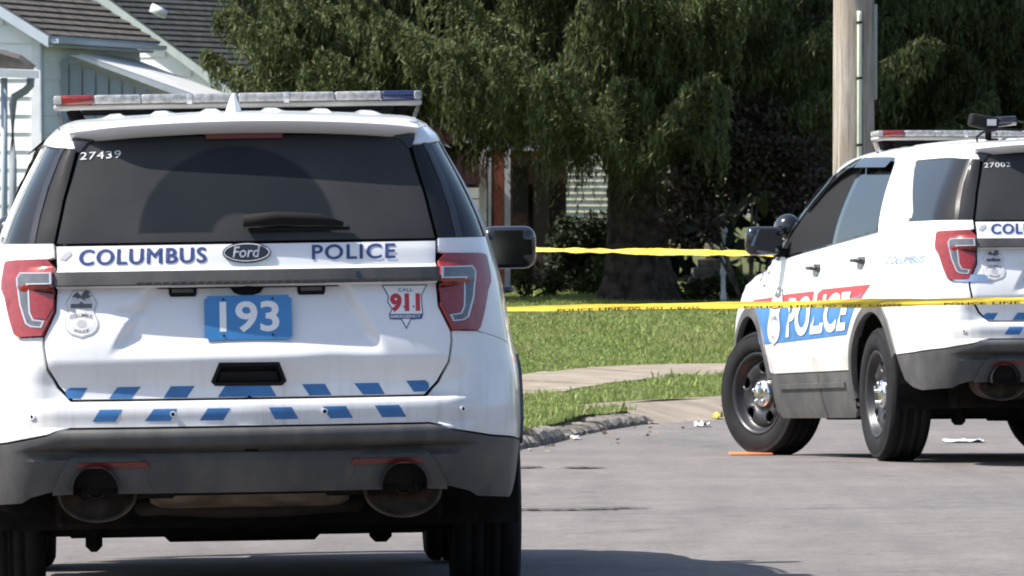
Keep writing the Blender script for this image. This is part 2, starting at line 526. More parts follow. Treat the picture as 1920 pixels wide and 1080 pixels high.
def fill(poly, h, holes=(), gy=None):
    gy = gy or h
    loops = [resample(poly, h)] + [resample(q, h) for q in holes]
    pts = list(loops[0]); edges = []
    base = 0; allp = []
    for lp in loops:
        n = len(lp)
        edges += [(base + i, base + (i + 1) % n) for i in range(n)]
        base += n; allp.append(lp)
    B = np.concatenate(allp)
    lo, hi = B.min(0), B.max(0)
    gx_ = np.arange(lo[0] + h * .5, hi[0], h); gy_ = np.arange(lo[1] + gy * .5, hi[1], gy)
    G = np.stack(np.meshgrid(gx_, gy_), -1).reshape(-1, 2) if len(gx_) and len(gy_) else np.zeros((0, 2))
    if len(G):
        k = pip(G, loops[0])
        for lp in loops[1:]: k &= ~pip(G, lp)
        G = G[k]
    if len(G):
        dmin = np.full(len(G), 9.)
        for s in range(0, len(G), 2000):
            dd = np.abs(G[s:s + 2000, None, :] - B[None])
            dmin[s:s + 2000] = np.maximum(dd[..., 0] / h, dd[..., 1] / gy).min(1)
        G = G[dmin > .42]
    A = np.concatenate([B, G]) if len(G) else B
    r = delaunay_2d_cdt([Vector((float(p[0]), float(p[1]))) for p in A], edges, [], 0, 1e-7)
    V = np.array([(v.x, v.y) for v in r[0]]); T = np.array([f for f in r[2] if len(f) == 3], int)
    c = V[T].mean(1)
    k = pip(c, loops[0])
    for lp in loops[1:]: k &= ~pip(c, lp)
    return V, T[k]

def panel(name, poly, mp, mat, parent, h=.03, off=0., th=.012, holes=(), gap=0., gy=None, smooth_rim=True, bulge=None, normal_fn=Fn):
    if gap:
        poly = inset(poly, gap); holes = [inset(q, -gap) for q in holes]
    V2, T = fill([tuple(p) for p in poly], h, [[tuple(p) for p in q] for q in holes], gy)
    P = mp(V2); Nn = normal_fn(P)
    if bulge is not None: P = P + Nn * bulge(V2)[:, None]
    P = P + Nn * off
    fn = np.cross(P[T[:, 1]] - P[T[:, 0]], P[T[:, 2]] - P[T[:, 0]])
    flip = np.sum(fn * Nn[T].mean(1), 1) < 0
    T = T.copy(); T[flip] = T[flip][:, ::-1]
    if bulge is not None:
        Nn2 = np.zeros_like(P); fn = np.cross(P[T[:, 1]] - P[T[:, 0]], P[T[:, 2]] - P[T[:, 0]])
        for k in range(3): np.add.at(Nn2, T[:, k], fn)
        Nn = Nn2 / (np.linalg.norm(Nn2, axis=1, keepdims=True) + 1e-12)
    verts = list(P); faces = [tuple(t) for t in T]; nor = list(Nn[T].reshape(-1, 3))
    if th > 0:
        e = {}
        for t in T:
            for k in range(3): e[(t[k], t[(k + 1) % 3])] = 1
        n0 = len(verts); idx = {}
        for (a, b) in list(e):
            if (b, a) in e: continue
            k0 = len(verts)
            verts += [P[b], P[a], P[a] - Nn[a] * th, P[b] - Nn[b] * th]
            f = (k0, k0 + 1, k0 + 2, k0 + 3)
            faces.append(f)
            w = np.cross(verts[f[1]] - verts[f[0]], verts[f[2]] - verts[f[0]]); w = w / (np.linalg.norm(w) + 1e-12)
            for q in (b, a):
                mm = (Nn[q] * .8 + w); nor.append(mm / (np.linalg.norm(mm) + 1e-9))
            nor += [w, w]
    return mk(name, verts, faces, mat, parent, normals=nor)

def mirror_pts(pts): return [(-p[0], p[1]) for p in pts][::-1]

# ------------------------------------------------------------------ lettering
def text_mesh(s, bold=0.0, shear=0.0, spacing=1.0):
    c = bpy.data.curves.new('lettering', 'FONT')
    c.body = s; c.size = 1.0; c.offset = bold; c.shear = shear; c.space_character = spacing
    c.resolution_u = 4; c.fill_mode = 'FRONT'; c.extrude = 0.0
    o = bpy.data.objects.new('lettering', c); COL.objects.link(o)
    dg = bpy.context.evaluated_depsgraph_get()
    me = bpy.data.meshes.new_from_object(o.evaluated_get(dg))
    V = np.array([v.co[:2] for v in me.vertices]); Fc = [tuple(p.vertices) for p in me.polygons]
    bpy.data.objects.remove(o, do_unlink=True); bpy.data.curves.remove(c); bpy.data.meshes.remove(me)
    lo, hi = V.min(0), V.max(0)
    return (V - lo) / (hi - lo), Fc

def lettering(name, s, quad, mp, mat, parent, off=.003, bold=.02, shear=0., spacing=1., arc=None, fat=0.):
    """quad: four (u, v) corners: lower left, lower right, upper right, upper left, as read"""
    V, Fc = text_mesh(s, bold, shear, spacing)
    q = np.array(quad, float)
    k_ = 1
    if fat:      # thicken upright strokes and bars by laying the outline over itself
        n_ = len(V); sh_ = [(0, 0), (fat, 0), (-fat, 0), (0, fat * 4), (0, -fat * 4)]
        Fc = [tuple(i + n_ * j for i in f) for j in range(len(sh_)) for f in Fc]
        V = np.concatenate([V + np.array(d) for d in sh_]); k_ = len(sh_)
    a, b = V[:, :1], V[:, 1:]
    if arc: b = b + arc * (1 - (2 * a - 1) ** 2)
    U = q[0] * (1 - a) * (1 - b) + q[1] * a * (1 - b) + q[2] * a * b + q[3] * (1 - a) * b
    P = mp(U); Nn = Fn(P) if mp is not flatmap else np.tile([-1., 0, 0], (len(P), 1))
    P = P + Nn * (off + np.repeat(np.arange(k_) * .00006, len(P) // k_))[:, None]
    out = []
    for f in Fc:
        n = np.cross(P[f[1]] - P[f[0]], P[f[2]] - P[f[0]])
        out.append(f if np.dot(n, Nn[f[0]]) > 0 else f[::-1])
    return mk(name, P, out, mat, parent)

def flatmap(uv):
    uv = np.asarray(uv, float)
    return np.stack([FLAT_X + .16 * (uv[:, 1] - 1.035), uv[:, 0], uv[:, 1]], 1)
FLAT_X = -1.1

def rearpx(px, py):
    """pixel on the tail of the nearer car -> (y, z) of the car"""
    a = px + .0155 * (1100 - py); b = py + .0155 * (px - 466)
    return (-(a - 474) / 544, HCAM + (HORIZON - b) / 544)

FAR_Z = .028
FAR_C, FAR_D, FAR_YAW = 2.93, 42.75, math.radians(11.7)
def sidepx(px, py, y=.96):
    """pixel on the left flank of the farther car -> (x, z) of the car"""
    s, c = math.sin(FAR_YAW), math.cos(FAR_YAW)
    xx, dd = FAR_C - c * y, FAR_D - s * y
    k = (px - 960) / FPX
    x = (xx - k * dd) / (s + k * c)
    return (x, HCAM - (py - HORIZON) * (dd + c * x) / FPX + .022 * x - FAR_Z)

def arc_pts(cx, cz, r, a0, a1, n):
    return [(cx + r * math.cos(math.radians(a0 + (a1 - a0) * i / n)), cz + r * math.sin(math.radians(a0 + (a1 - a0) * i / n))) for i in range(n + 1)]

# ------------------------------------------------------------------ wheel
def make_wheel(parent, loc, outer, steer=0.0):
    w = empty('wheel', loc, parent)
    w.rotation_euler = (0, 0, (0 if outer > 0 else math.pi) + steer)
    R, hw = .3655, .124
    prof = [(.232, -.098), (.245, -.108), (.285, -.123), (.325, -.121), (.350, -.108), (.3605, -.092)]
    xs = [-.09, -.058, -.056, -.046, -.044, -.016, -.014, -.004, -.002, .002, .004, .014, .016, .044, .046, .056, .058, .09]
    gro = [0, 0, 1, 1, 0, 0, 1, 1, 0, 0, 1, 1, 0, 0, 1, 1, 0, 0]
    prof += [(R - .011 * g - .004 * (abs(x) / .09) ** 2, x) for x, g in zip(xs, gro)]
    prof += [(.3605, .092), (.350, .108), (.338, .1165), (.336, .1145), (.325, .121), (.285, .1235), (.262, .119), (.258, .1165), (.245, .109), (.232, .098)]
    v, f = lathe(prof, 72)
    mk('tyre', v, f, M['tyre'], w, smooth=True)
    rim = [(.230, -.10), (.205, -.09), (.20, .03), (.212, .055), (.222, .088), (.236, .100), (.240, .108), (.236, .111), (.226, .108), (.216, .096), (.206, .066), (.198, .060)]
    v, f = lathe(rim, 64)
    mk('rim', v, f, M['steel_black'], w, smooth=True)
    # steel disc with five slots
    disc = [(.201 * math.cos(t), .201 * math.sin(t)) for t in np.linspace(0, 2 * math.pi, 61)[:-1]]
    holes = []
    for k in range(5):
        a = math.radians(90 + 72 * k + 6)
        h = []
        for q in np.linspace(0, 2 * math.pi, 21)[:-1]:
            rr = .152 + .031 * math.copysign(abs(math.cos(q)) ** .75, math.cos(q))
            aa = a + .23 * math.copysign(abs(math.sin(q)) ** .75, math.sin(q)) * (1.0 + .15 * math.cos(q))
            h.append((rr * math.cos(aa), rr * math.sin(aa)))
        holes.append(h)
    V2, T = fill(disc, .014, holes)
    r = np.hypot(V2[:, 0], V2[:, 1])
    dep = np.interp(r, [0, .07, .095, .125, .16, .185, .201], [.060, .060, .058, .075, .080, .070, .058])
    nearhole = np.full(len(V2), 9.)
    for h in holes:
        hh = np.array(resample(h, .008))
        nearhole = np.minimum(nearhole, np.sqrt(((V2[:, None] - hh[None]) ** 2).sum(-1)).min(1))
    dep = dep + .006 * np.exp(-(nearhole / .010) ** 2)
    P = np.stack([V2[:, 0], dep, V2[:, 1]], 1)
    fs = []
    for t in T:
        n = np.cross(P[t[1]] - P[t[0]], P[t[2]] - P[t[0]])
        fs.append(tuple(t) if n[1] > 0 else tuple(t[::-1]))
    n0 = len(P); e = {}
    for t in fs:
        for k in range(3): e[(t[k], t[(k + 1) % 3])] = 1
    vv = list(P); idx = {}
    for (a, b) in list(e):
        if (b, a) in e: continue
        for q in (a, b):
            if q not in idx: idx[q] = len(vv); vv.append(P[q] - np.array([0, .016, 0]))
        fs.append((b, a, idx[a], idx[b]))
    mk('wheel_disc', vv, fs, M['steel_black'], w, smooth=True)
    v, f = lathe([(.199, -.02), (.10, -.03), (.001, -.03)], 40)
    mk('brake_drum', v, f, M['under'], w, smooth=True)
    v, f = lathe([(.082, .055), (.082, .074), (.078, .083), (.066, .090), (.04, .096), (.001, .098)], 40)
    cap = mk('hub_cap', v, f, M['chrome'], w, smooth=True)
    for k in range(5):
        a = math.radians(90 + 72 * k)
        bm = bmesh.new(); bmesh.ops.create_uvsphere(bm, u_segments=12, v_segments=8, radius=.0135)
        from_bm('lug_nut', bm, M['chrome'], cap, smooth=True, loc=(.056 * math.cos(a), .094, .056 * math.sin(a)))
    return w

# ------------------------------------------------------------------ badge decal: a shield built of flat shapes
def badge_decal(parent, mp, cx, cz, w, h, right=-1, off=.0022):
    """unit coordinates -1..1 across, 0 (foot) .. 1 (top); right = sign of u for the reader's right"""
    def U(pts): return [(cx + right * p[0] * w / 2, cz + (p[1] - .5) * h) for p in pts]
    out_r = [(0, 0), (.28, .035), (.62, .07), (.88, .15), (1.0, .25), (.98, .34), (.85, .44), (.74, .52), (.80, .60), (.92, .71), (.86, .77), (.70, .85), (.52, .97), (.2, 1.0), (0, .98)]
    outer = out_r + [(-x, y) for x, y in out_r[::-1][1:-1]]
    def sc(pts, k): return [(x * k, .5 + (y - .5) * k) for x, y in pts]
    b = panel('shield_decal', U(outer), mp, M['decal_grey'], parent, h=.02, off=off, th=0)
    panel('shield_field', U(sc(outer, .93)), mp, M['decal_white'], b, h=.02, off=off + .0007, th=0)
    panel('shield_inner', U(sc(outer, .84)), mp, M['decal_pale'], b, h=.02, off=off + .0013, th=0)
    panel('banner', U([(-.62, .615), (-.62, .70), (-.15, .70), (0, .755), (.15, .70), (.62, .70), (.62, .615), (.1, .612), (0, .60), (-.1, .612)]), mp, M['decal_dark'], b, h=.02, off=off + .0019, th=0)
    panel('eagle', U([(-.55, .83), (-.42, .90), (-.2, .95), (-.12, .90), (0, .86), (.1, .93), (.28, .98), (.5, .95), (.45, .88), (.6, .86), (.45, .82), (.2, .80), (.3, .75), (.12, .78), (-.05, .82), (-.2, .80), (-.35, .84)]), mp, M['decal_dark'], b, h=.02, off=off + .0019, th=0)
    ring = [(.27 * math.cos(a), .29 + .085 * math.sin(a) * 1.0) for a in np.linspace(0, 2 * math.pi, 25)[:-1]]
    panel('seal', U(ring), mp, M['decal_grey'], b, h=.02, off=off + .0019, th=0)
    lettering('shield_lettering', 'COLUMBUS', U([(-.66, .385), (.66, .385), (.66, .465), (-.66, .465)]), mp, M['decal_dark'], b, off=off + .0019, bold=.02, arc=.5)
    lettering('shield_lettering', 'POLICE', U([(-.42, .125), (.42, .125), (.42, .185), (-.42, .185)]), mp, M['decal_dark'], b, off=off + .0019, bold=.02, arc=-.35)
    return b

# ------------------------------------------------------------------ the patrol car
def seam_z(x): return float(TOP_(x)) - CROWN - .024

GATE_HALF = [(.610, .758), (.656, .803), (.694, .867), (.706, .941), (.705, .974), (.664, 1.061), (.658, 1.217), (.660, 1.290)]
LENS = [(.664, 1.061), (.658, 1.217), (.684, 1.243), (.800, 1.240)]

def gate_t():
    return [(float(t_y(y, z)[0]), z) for y, z in GATE_HALF]

def make_car(fleet_no):
    root = empty('police_suv')
    G = gate_t()
    # --- tailgate below the glass
    zb = .756
    poly = [(-p[0], p[1]) for p in G] + [] 
    left = G
    gate_poly = [(-left[0][0], zb)] + [(-a, b) for a, b in left[1:]] + [(a, b) for a, b in left[1:][::-1]] + [(left[0][0], zb)]
    hp = [rearpx(398, 716), rearpx(404, 722), rearpx(528, 721), rearpx(535, 714), rearpx(522, 681), rearpx(412, 682)]
    hole = [(p[0] - (rearpx(466, 700)[0]), p[1]) for p in hp]
    gate = panel('tailgate', gate_poly, wrap, M['paint'], root, h=.011, gy=.008, th=.02, gap=.0028, holes=[hole])
    gcx = 0.0
    # grab recess
    rim = inset(hole, .0)
    panel('grab_recess', inset(hole, -.006), wrap, M['black_gloss'], gate, h=.02, off=-.030, th=.0)
    ring_v = []
    panel('grab_rim', inset(hole, -.004), wrap, M['black_matt'], gate, h=.012, off=.002, th=.03, holes=[inset(hole, .008)])
    panel('grab_lip', [(-.105, .812), (.105, .812), (.098, .842), (-.098, .842)], wrap, M['black_matt'], gate, h=.02, off=-.012, th=.015)
    # dark strip across the gate
    panel('applique_strip', [(-.652, 1.150), (.652, 1.150), (.654, 1.199), (-.654, 1.199)], wrap, M['clad'], gate, h=.03, gy=.008, off=.002, th=.01)
    panel('key_cylinder', [( -.384 + .008 * math.cos(a), 1.176 + .011 * math.sin(a)) for a in np.linspace(0, 6.28, 13)[:-1]], wrap, M['black_gloss'], gate, h=.01, off=.005, th=.004)
    for s in (-1, 1):
        cy = s * .222
        q = [(cy - .048, 1.118), (cy - .043, 1.108), (cy + .043, 1.108), (cy + .048, 1.118), (cy + .048, 1.134), (cy + .043, 1.143), (cy - .043, 1.143), (cy - .048, 1.134)]
        pl = panel('plate_lamp', q, wrap, M['black_matt'], gate, h=.012, off=.008, th=.014)
        panel('lamp_lens', inset(q, .011), wrap, M['lamp_silver'], pl, h=.02, off=.0095, th=.002)
    panel('release_pad', [(-.06, 1.138), (-.045, 1.118), (-.02, 1.110), (.02, 1.110), (.045, 1.118), (.06, 1.138)], wrap, M['black_matt'], gate, h=.012, off=.010, th=.012)
    # oval badge
    by, bz = rearpx(464.5, 475)
    ov = [(by + .083 * math.cos(a), bz + .034 * math.sin(a)) for a in np.linspace(0, 2 * math.pi, 41)[:-1]]
    ob = panel('oval_badge', ov, wrap, M['black_gloss'], gate, h=.012, off=.010, th=.012)
    panel('badge_ring', inset(ov, .004), wrap, M['decal_pale'], ob, h=.012, off=.0106, th=0, holes=[inset(ov, .0065)])
    lettering('badge_lettering', 'Ford', [(by + .048, bz - .017), (by - .052, bz - .017), (by - .046, bz + .019), (by + .054, bz + .019)], wrap, M['lamp_rim'], ob, off=.0116, bold=.012, shear=.35)
    # number plate
    global FLAT_X
    p0 = np.array([rearpx(385.5, 636)[0], rearpx(468, 637)[1]]); p1 = np.array([rearpx(550, 636)[0], rearpx(468, 554)[1]])
    FLAT_X = -1.080
    pw = abs(p1[0] - p0[0]); ph = p1[1] - p0[1]; pcx = (p0[0] + p1[0]) / 2; pcz = (p0[1] + p1[1]) / 2
    bm = bm_box((.006, pw, ph), (FLAT_X + .003, pcx, pcz), 0)
    vert_e = [e for e in bm.edges if abs((e.verts[0].co - e.verts[1].co).x) > .004]
    bmesh.ops.bevel(bm, geom=vert_e, offset=.010, segments=3, affect='EDGES')
    for v_ in bm.verts: v_.co.x += .16 * (v_.co.z - 1.035)
    plate = from_bm('number_plate', bm, M['plate_blue'], root)
    box_obj('plate_bracket', (.05, pw * .7, ph * .6), (FLAT_X + .044, pcx, pcz), M['black_matt'], plate)
    no = '193' if fleet_no == '27439' else '186'
    lettering('plate_number', no, [(pcx + pw * .325, pcz - ph * .33), (pcx - pw * .355, pcz - ph * .33), (pcx - pw * .355, pcz + ph * .37), (pcx + pw * .325, pcz + ph * .37)], flatmap, M['decal_white'], plate, off=.0008, bold=.022)
    for sy in (-.28, .28):
        for sz in (-.40, .42):
            v, f = tube([(FLAT_X + .004 + .16 * sz * ph, pcx + sy * pw, pcz + sz * ph), (FLAT_X - .003 + .16 * sz * ph, pcx + sy * pw, pcz + sz * ph)], .0038, 10)
            mk('screw', v, f, M['black_matt'], plate)
    # lettering on the gate
    c0 = rearpx(150, 498); c1 = rearpx(388, 492); c2 = rearpx(388, 464); c3 = rearpx(152, 469)
    lettering('gate_lettering', 'COLUMBUS', [c0, c1, c2, c3], rearmap, M['decal_navy'], gate, off=.0019, bold=.0, fat=.006, spacing=1.12)
    c0 = rearpx(588, 487); c1 = rearpx(744, 484); c2 = rearpx(744, 457); c3 = rearpx(588, 460)
    lettering('gate_lettering', 'POLICE', [c0, c1, c2, c3], rearmap, M['decal_navy'], gate, off=.0019, bold=.0, fat=.006, spacing=1.12)
    # scuff where the first letter is worn off
    s0 = rearpx(113, 488)
    panel('scuff', [rearpx(113, 487), rearpx(124, 489), rearpx(136, 478), rearpx(134, 470), rearpx(122, 474)], rearmap, M['decal_grey'], gate, h=.02, off=.002, th=0)
    # blue chevron stripes on the gate
    def para(x0, x1, y0, y1, lean):
        return [rearpx(x0, y1), rearpx(x1 - lean if lean > 0 else x1, y1), rearpx(x1, y0), rearpx(x0 + lean if lean > 0 else x0, y0)]
    def stripe(pts, par, z_shift=0):
        panel('reflective_stripe', pts, rearmap, M['decal_blue'], par, h=.012, gy=.006, off=.0010, th=0)
    def quad(a, b, c, d, y0, y1):   # bottom left, bottom right, top right, top left (px)
        def tl(x): return y0 - .0155 * (x - 466)
        def bl(x): return y1 - .0155 * (x - 466)
        return [rearpx(a, bl(a)), rearpx(b, bl(b)), rearpx(c, tl(c)), rearpx(d, tl(d))]
    y0, y1 = 722.5, 744
    stripe([rearpx(124, 740), rearpx(130, 748), rearpx(152, 748), rearpx(166, 728), rearpx(133, 728), rearpx(125, 733)], gate)
    stripe(quad(206, 248, 266, 222, y0, y1), gate)
    stripe(quad(308, 352, 367, 322, y0, y1), gate)
    stripe(quad(410, 520, 508, 424, y0 + 1, y1), gate)
    stripe(quad(582, 624, 611, 568, y0, y1), gate)
    stripe(quad(683, 724, 712, 666, y0, y1), gate)
    stripe([rearpx(779, 736), rearpx(802, 735), rearpx(808, 728), rearpx(807, 719), rearpx(800, 714), rearpx(764, 715)], gate)
    # decals
    dy, dz = rearpx(154.5, 589)
    badge_decal(gate, rearmap, dy, dz, .118, .168)
    A = lambda x, y: rearpx(690 + x * 260 / 1920, 510 + y * 260 / 1920)
    tri = [A(210, 185), A(300, 345), A(285, 420), A(350, 520), A(310, 590), A(325, 660), A(480, 665), A(552, 800), A(620, 665), A(765, 655), A(790, 590), A(770, 335), A(852, 180)]
    d = panel('emergency_decal', tri, rearmap, M['decal_navy'], gate, h=.02, off=.0014, th=0)
    panel('decal_field', inset(tri, .0034), rearmap, M['decal_white'], d, h=.02, off=.0018, th=0)
    panel('decal_bar', [A(322, 658), A(764, 652), A(785, 585), A(312, 590)], rearmap, M['decal_navy'], d, h=.02, off=.0022, th=0)
    lettering('decal_lettering', 'CALL', [A(440, 280), A(650, 278), A(650, 230), A(440, 232)], rearmap, M['decal_navy'], d, off=.0022, bold=.01)
    lettering('decal_lettering', '911', [A(330, 562), A(748, 556), A(745, 298), A(325, 304)], rearmap, M['decal_red'], d, off=.0023, bold=.055)
    for q in (525, 655):
        panel('decal_dot', [A(q - 16, 490), A(q, 506), A(q + 16, 490), A(q, 474)], rearmap, M['decal_navy'], d, h=.02, off=.0044, th=0)
    lettering('decal_lettering', 'EMERGENCY', [A(335, 645), A(752, 640), A(752, 600), A(335, 605)], rearmap, M['decal_white'], d, off=.0026, bold=.015)
    # --- rear window
    zt = 1.668
    gl_l = [(.660, 1.296), (.625, 1.45), (.575, 1.62), (.562, zt)]
    gl = [(float(t_y(y, z)[0]), z) for y, z in gl_l]
    wpoly = [(-a, b) for a, b in gl] + [(a, b) for a, b in gl[::-1]]
    rw = panel('rear_window', wpoly, wrap, M['glass_rear'], root, h=.04, th=.006, gap=.003, off=-.002)
    n0 = rearpx(150, 299); n1 = rearpx(228, 295); n2 = rearpx(228, 281); n3 = rearpx(152, 285)
    if fleet_no != '27439': pass
    lettering('window_number', fleet_no, [n0, n1, n2, n3], rearmap, M['decal_pale'], rw, off=.001, bold=.0, spacing=1.1)
    # wiper
    wp = empty('rear_wiper', (0, 0, 0), root)
    a0 = rearpx(452, 430); a1 = rearpx(640, 426); a2 = rearpx(657, 428)
    path2 = [rearpx(458, 421), rearpx(520, 416), rearpx(600, 418), rearpx(645, 427)]
    Pw = rearmap(np.array(path2)); Nw = Fn(Pw)
    v, f = tube([p + n * .030 for p, n in zip(Pw, Nw)], [.021, .023, .020, .008], 12)
    mk('wiper_arm', v, f, M['black_matt'], wp, smooth=True)
    pathb = [rearpx(468, 433), rearpx(560, 431), rearpx(658, 430)]
    Pb = rearmap(np.array(pathb)); Nb = Fn(Pb)
    v, f = tube([p + n * .010 for p, n in zip(Pb, Nb)], .0065, 8)
    mk('wiper_blade', v, f, M['black_matt'], wp, smooth=True)
    # --- spoiler with high stop lamp
    ys = np.linspace(-.608, .608, 41)
    V = []
    for y in ys:
        e = abs(y) / .60
        bow = .085 * (y / .75) ** 2 + .05 * sstep(.75, 1.0, e) + .03 * e ** 6
        drop = -CROWN * (y / .6) ** 2 - .004 * e ** 6
        xt = -.50
        ztop = float(TOP_(xt)) - CROWN * (y / .6) ** 2 + .003
        lipx = -.935 + bow
        pr = [(xt, ztop), (-.62, float(TOP_(-.62)) + .004 + drop), (-.75, 1.738 + drop), (lipx + .06, 1.729 + drop), (lipx + .016, 1.722 + drop), (lipx, 1.714 + drop), (lipx + .003, 1.706 + drop),
              (lipx + .026, 1.688 + drop), (lipx + .050, 1.674 + drop), (lipx + .062, 1.671 + drop), (lipx + .11, 1.682 + drop), (-.70, 1.69 + drop)]
        V += [(p[0], y, p[1]) for p in pr]
    n = len(pr); fs = []
    for i in range(len(ys) - 1):
        for k in range(n - 1):
            fs.append((i * n + k, i * n + k + 1, (i + 1) * n + k + 1, (i + 1) * n + k))
    fs.append(tuple(range(n))); fs.append(tuple((len(ys) - 1) * n + k for k in range(n))[::-1])
    sp = mk('roof_spoiler', V, [f[::-1] for f in fs], M['paint'], root, smooth=True)
    try: sp.data.set_sharp_from_angle(angle=math.radians(38))
    except Exception: pass
    box_obj('high_stop_lamp', (.03, .27, .024), (-.850, 0.0, 1.664), M['red_dim'], sp, bevel=.006)
    # black fins closing the gap between spoiler end and window
    for s in (-1, 1):
        fin = [(float(t_y(.572, 1.612)[0]), 1.612), (float(t_y(.585, 1.616)[0]), 1.616), (float(t_y(.598, 1.66)[0]), 1.66), (float(t_y(.50, 1.664)[0]), 1.664), (float(t_y(.545, 1.645)[0]), 1.645)]
        fin = [(s * a, b) for a, b in fin]
        panel('spoiler_fin', fin if s > 0 else fin[::-1], wrap, M['black_gloss'], sp, h=.03, off=.004, th=.012)
    # --- tail lamps, flanks
    t08 = float(t_y(.800, 1.24)[0])
    tip = float(t_y(.842, 1.18)[0])
    lens = [(float(t_y(y, z)[0]), z) for y, z in LENS]
    lens_out = [(tip - .006, 1.238), (tip, 1.225), (tip, 1.165), (tip - .004, 1.140), (float(t_y(.835, 1.112)[0]), 1.112), (float(t_y(.830, 1.085)[0]), 1.085), (float(t_y(.820, 1.035)[0]), 1.035),
                (float(t_y(.806, .985)[0]), .985), (float(t_y(.792, .973)[0]), .973), (float(t_y(.706, .976)[0]), .976)]
    lens_poly = lens + lens_out
    def ly(y, z): return (float(t_y(y, z)[0]), z)
    Cx = [rearpx(831, 502), rearpx(886, 501), rearpx(893, 511), rearpx(889, 560), rearpx(879, 596), rearpx(870, 602), rearpx(852, 604), rearpx(847, 593), rearpx(866, 590), rearpx(872, 576), rearpx(875, 522), rearpx(831, 522)]
    C_ = [ly(-p[0], p[1]) for p in Cx]
    rest = [rearpx(829, 527), rearpx(871, 527), rearpx(869, 575), rearpx(863, 586), rearpx(842, 589), rearpx(829, 566)]
    I_ = [ly(-p[0], p[1]) for p in rest]
    seam1 = [(t_x(-.30), .766)]
    for s in (1, -1):
        S = (lambda pts: [(a, b) for a, b in pts]) if s > 0 else (lambda pts: [(-a, b) for a, b in pts][::-1])
        tl = panel('tail_lamp', S(lens_poly), wrap, M['red_lens'], root, h=.012, off=.012, th=.035, gap=.0025,
                   bulge=lambda U: np.zeros(len(U)))
        panel('reverse_lens', S([tuple(q) for q in inset(C_, .002)]), wrap, M['lamp_silver'], tl, h=.014, off=.0135, th=.004)
        panel('reverse_lens_rim', S([tuple(q) for q in inset(C_, -.0018)]), wrap, M['lamp_rim'], tl, h=.014, off=.0142, th=.004, holes=[S([tuple(q) for q in inset(C_, .0022)])])
        panel('stop_lens', S(I_), wrap, M['red_lens_dark'], tl, h=.014, off=.015, th=.004)
        # quarter panel with pillar and cant rail
        door_edge = [(t_x(.352), .722), (t_x(.30), .86), (t_x(.215), 1.0), (t_x(.175), 1.10), (t_x(.175), 1.251)]
        dlo_rear = [(t_x(.215), 1.290), (t_x(.36), 1.468), (t_x(.50), 1.641), (t_x(.56), 1.672)]
        dlo_top = [(t_x(.8), 1.686), (t_x(1.1), 1.692), (t_x(1.4), 1.686), (t_x(1.62), 1.654), (t_x(1.78), 1.609)]
        dlo_a = [(t_x(2.0), 1.469), (t_x(2.2), 1.313), (t_x(2.34), 1.206), (t_x(2.42), 1.133)]
        roofline = [(t_x(x), seam_z(x)) for x in (1.80, 1.6, 1.4, 1.2, .9, .6, .3, 0, -.2, -.4)] + [(t_xc(x, seam_z(x)), seam_z(x)) for x in (-.55, -.66, -.75)]
        zr = seam_z(-.66)
        cut = [ly(.578, 1.63), ly(.630, 1.45), ly(.664, 1.296), ly(.664, 1.25)]
        quarter = ([(t_x(-.30), .766)] + [(t_x(p[0]), p[1]) for p in arc_pts(0, .366, .50, 118, 45.5, 14)] + door_edge + dlo_rear + dlo_top + roofline + cut
                   + LENS_T(lens)[2:] + lens_out[:-1])
        qg = [(t_x(-.34), 1.302), (t_x(-.355), 1.325), (t_x(-.33), 1.37), (t_x(.03), 1.60), (t_x(.06), 1.632), (t_x(.02), 1.644), (t_xc(-.60, 1.640), 1.640), ly(.585, 1.625), ly(.634, 1.45), ly(.667, 1.300)]
        qp = panel('quarter_panel', S(quarter), wrap, M['paint'], root, h=.04, th=.02, gap=.003, holes=[S(qg)])
        qgp = panel('quarter_window', S(qg), wrap, M['glass_side'], root, h=.04, off=-.006, th=.01, gap=.0015)
        zz = [1.302, 1.40, 1.50, 1.60, 1.636]
        edge = [(.735, 1.302), (.715, 1.40), (.685, 1.50), (.645, 1.60), (.625, 1.636)]
        edge2 = [(.755, 1.302), (.735, 1.40), (.705, 1.50), (.662, 1.60), (.64, 1.636)]
        panel('window_divider', S([ly(*p) for p in edge] + [ly(*p) for p in edge2[::-1]]), wrap, M['black_gloss'], qgp, h=.03, off=-.003, th=.004)
        # bumper cover, painted upper part
        dark = [(t_x(-.452), .580), (t_xc(-.75, .59), .592), (t_xc(-1.0, .60), .612), (float(t_y(.76, .63)[0]), .628), (float(t_y(.70, .64)[0]), .640), (float(t_y(.665, .65)[0]), .654), (float(t_y(.62, .66)[0]), .662)]
        # doors, fender, sill cladding, arch trims
        zsill = lambda x: .500 - .010 * x
        fd = [(t_x(1.22), zsill(1.22)), (t_x(2.30), zsill(2.3)), (t_x(2.36), .62), (t_x(2.38), .80), (t_x(2.38), 1.127), (t_x(1.8), 1.165), (t_x(1.22), 1.195)]
        rd = [(t_x(.515), zsill(.5))] + [(t_x(1.22), zsill(1.22)), (t_x(1.22), 1.195), (t_x(.6), 1.228), (t_x(.175), 1.251)] + door_edge[:-1][::-1] + [(t_x(p[0]), p[1]) for p in arc_pts(0, .366, .50, 44, 17, 6)]
        df = panel('front_door', S(fd), wrap, M['paint'], root, h=.05, th=.02, gap=.003)
        dr = panel('rear_door', S(rd), wrap, M['paint'], root, h=.05, th=.02, gap=.003)
        hood_edge = [(t_x(x), float(TOP_(x)) - .055) for x in (2.62, 2.8, 3.0, 3.2, 3.35, 3.45)]
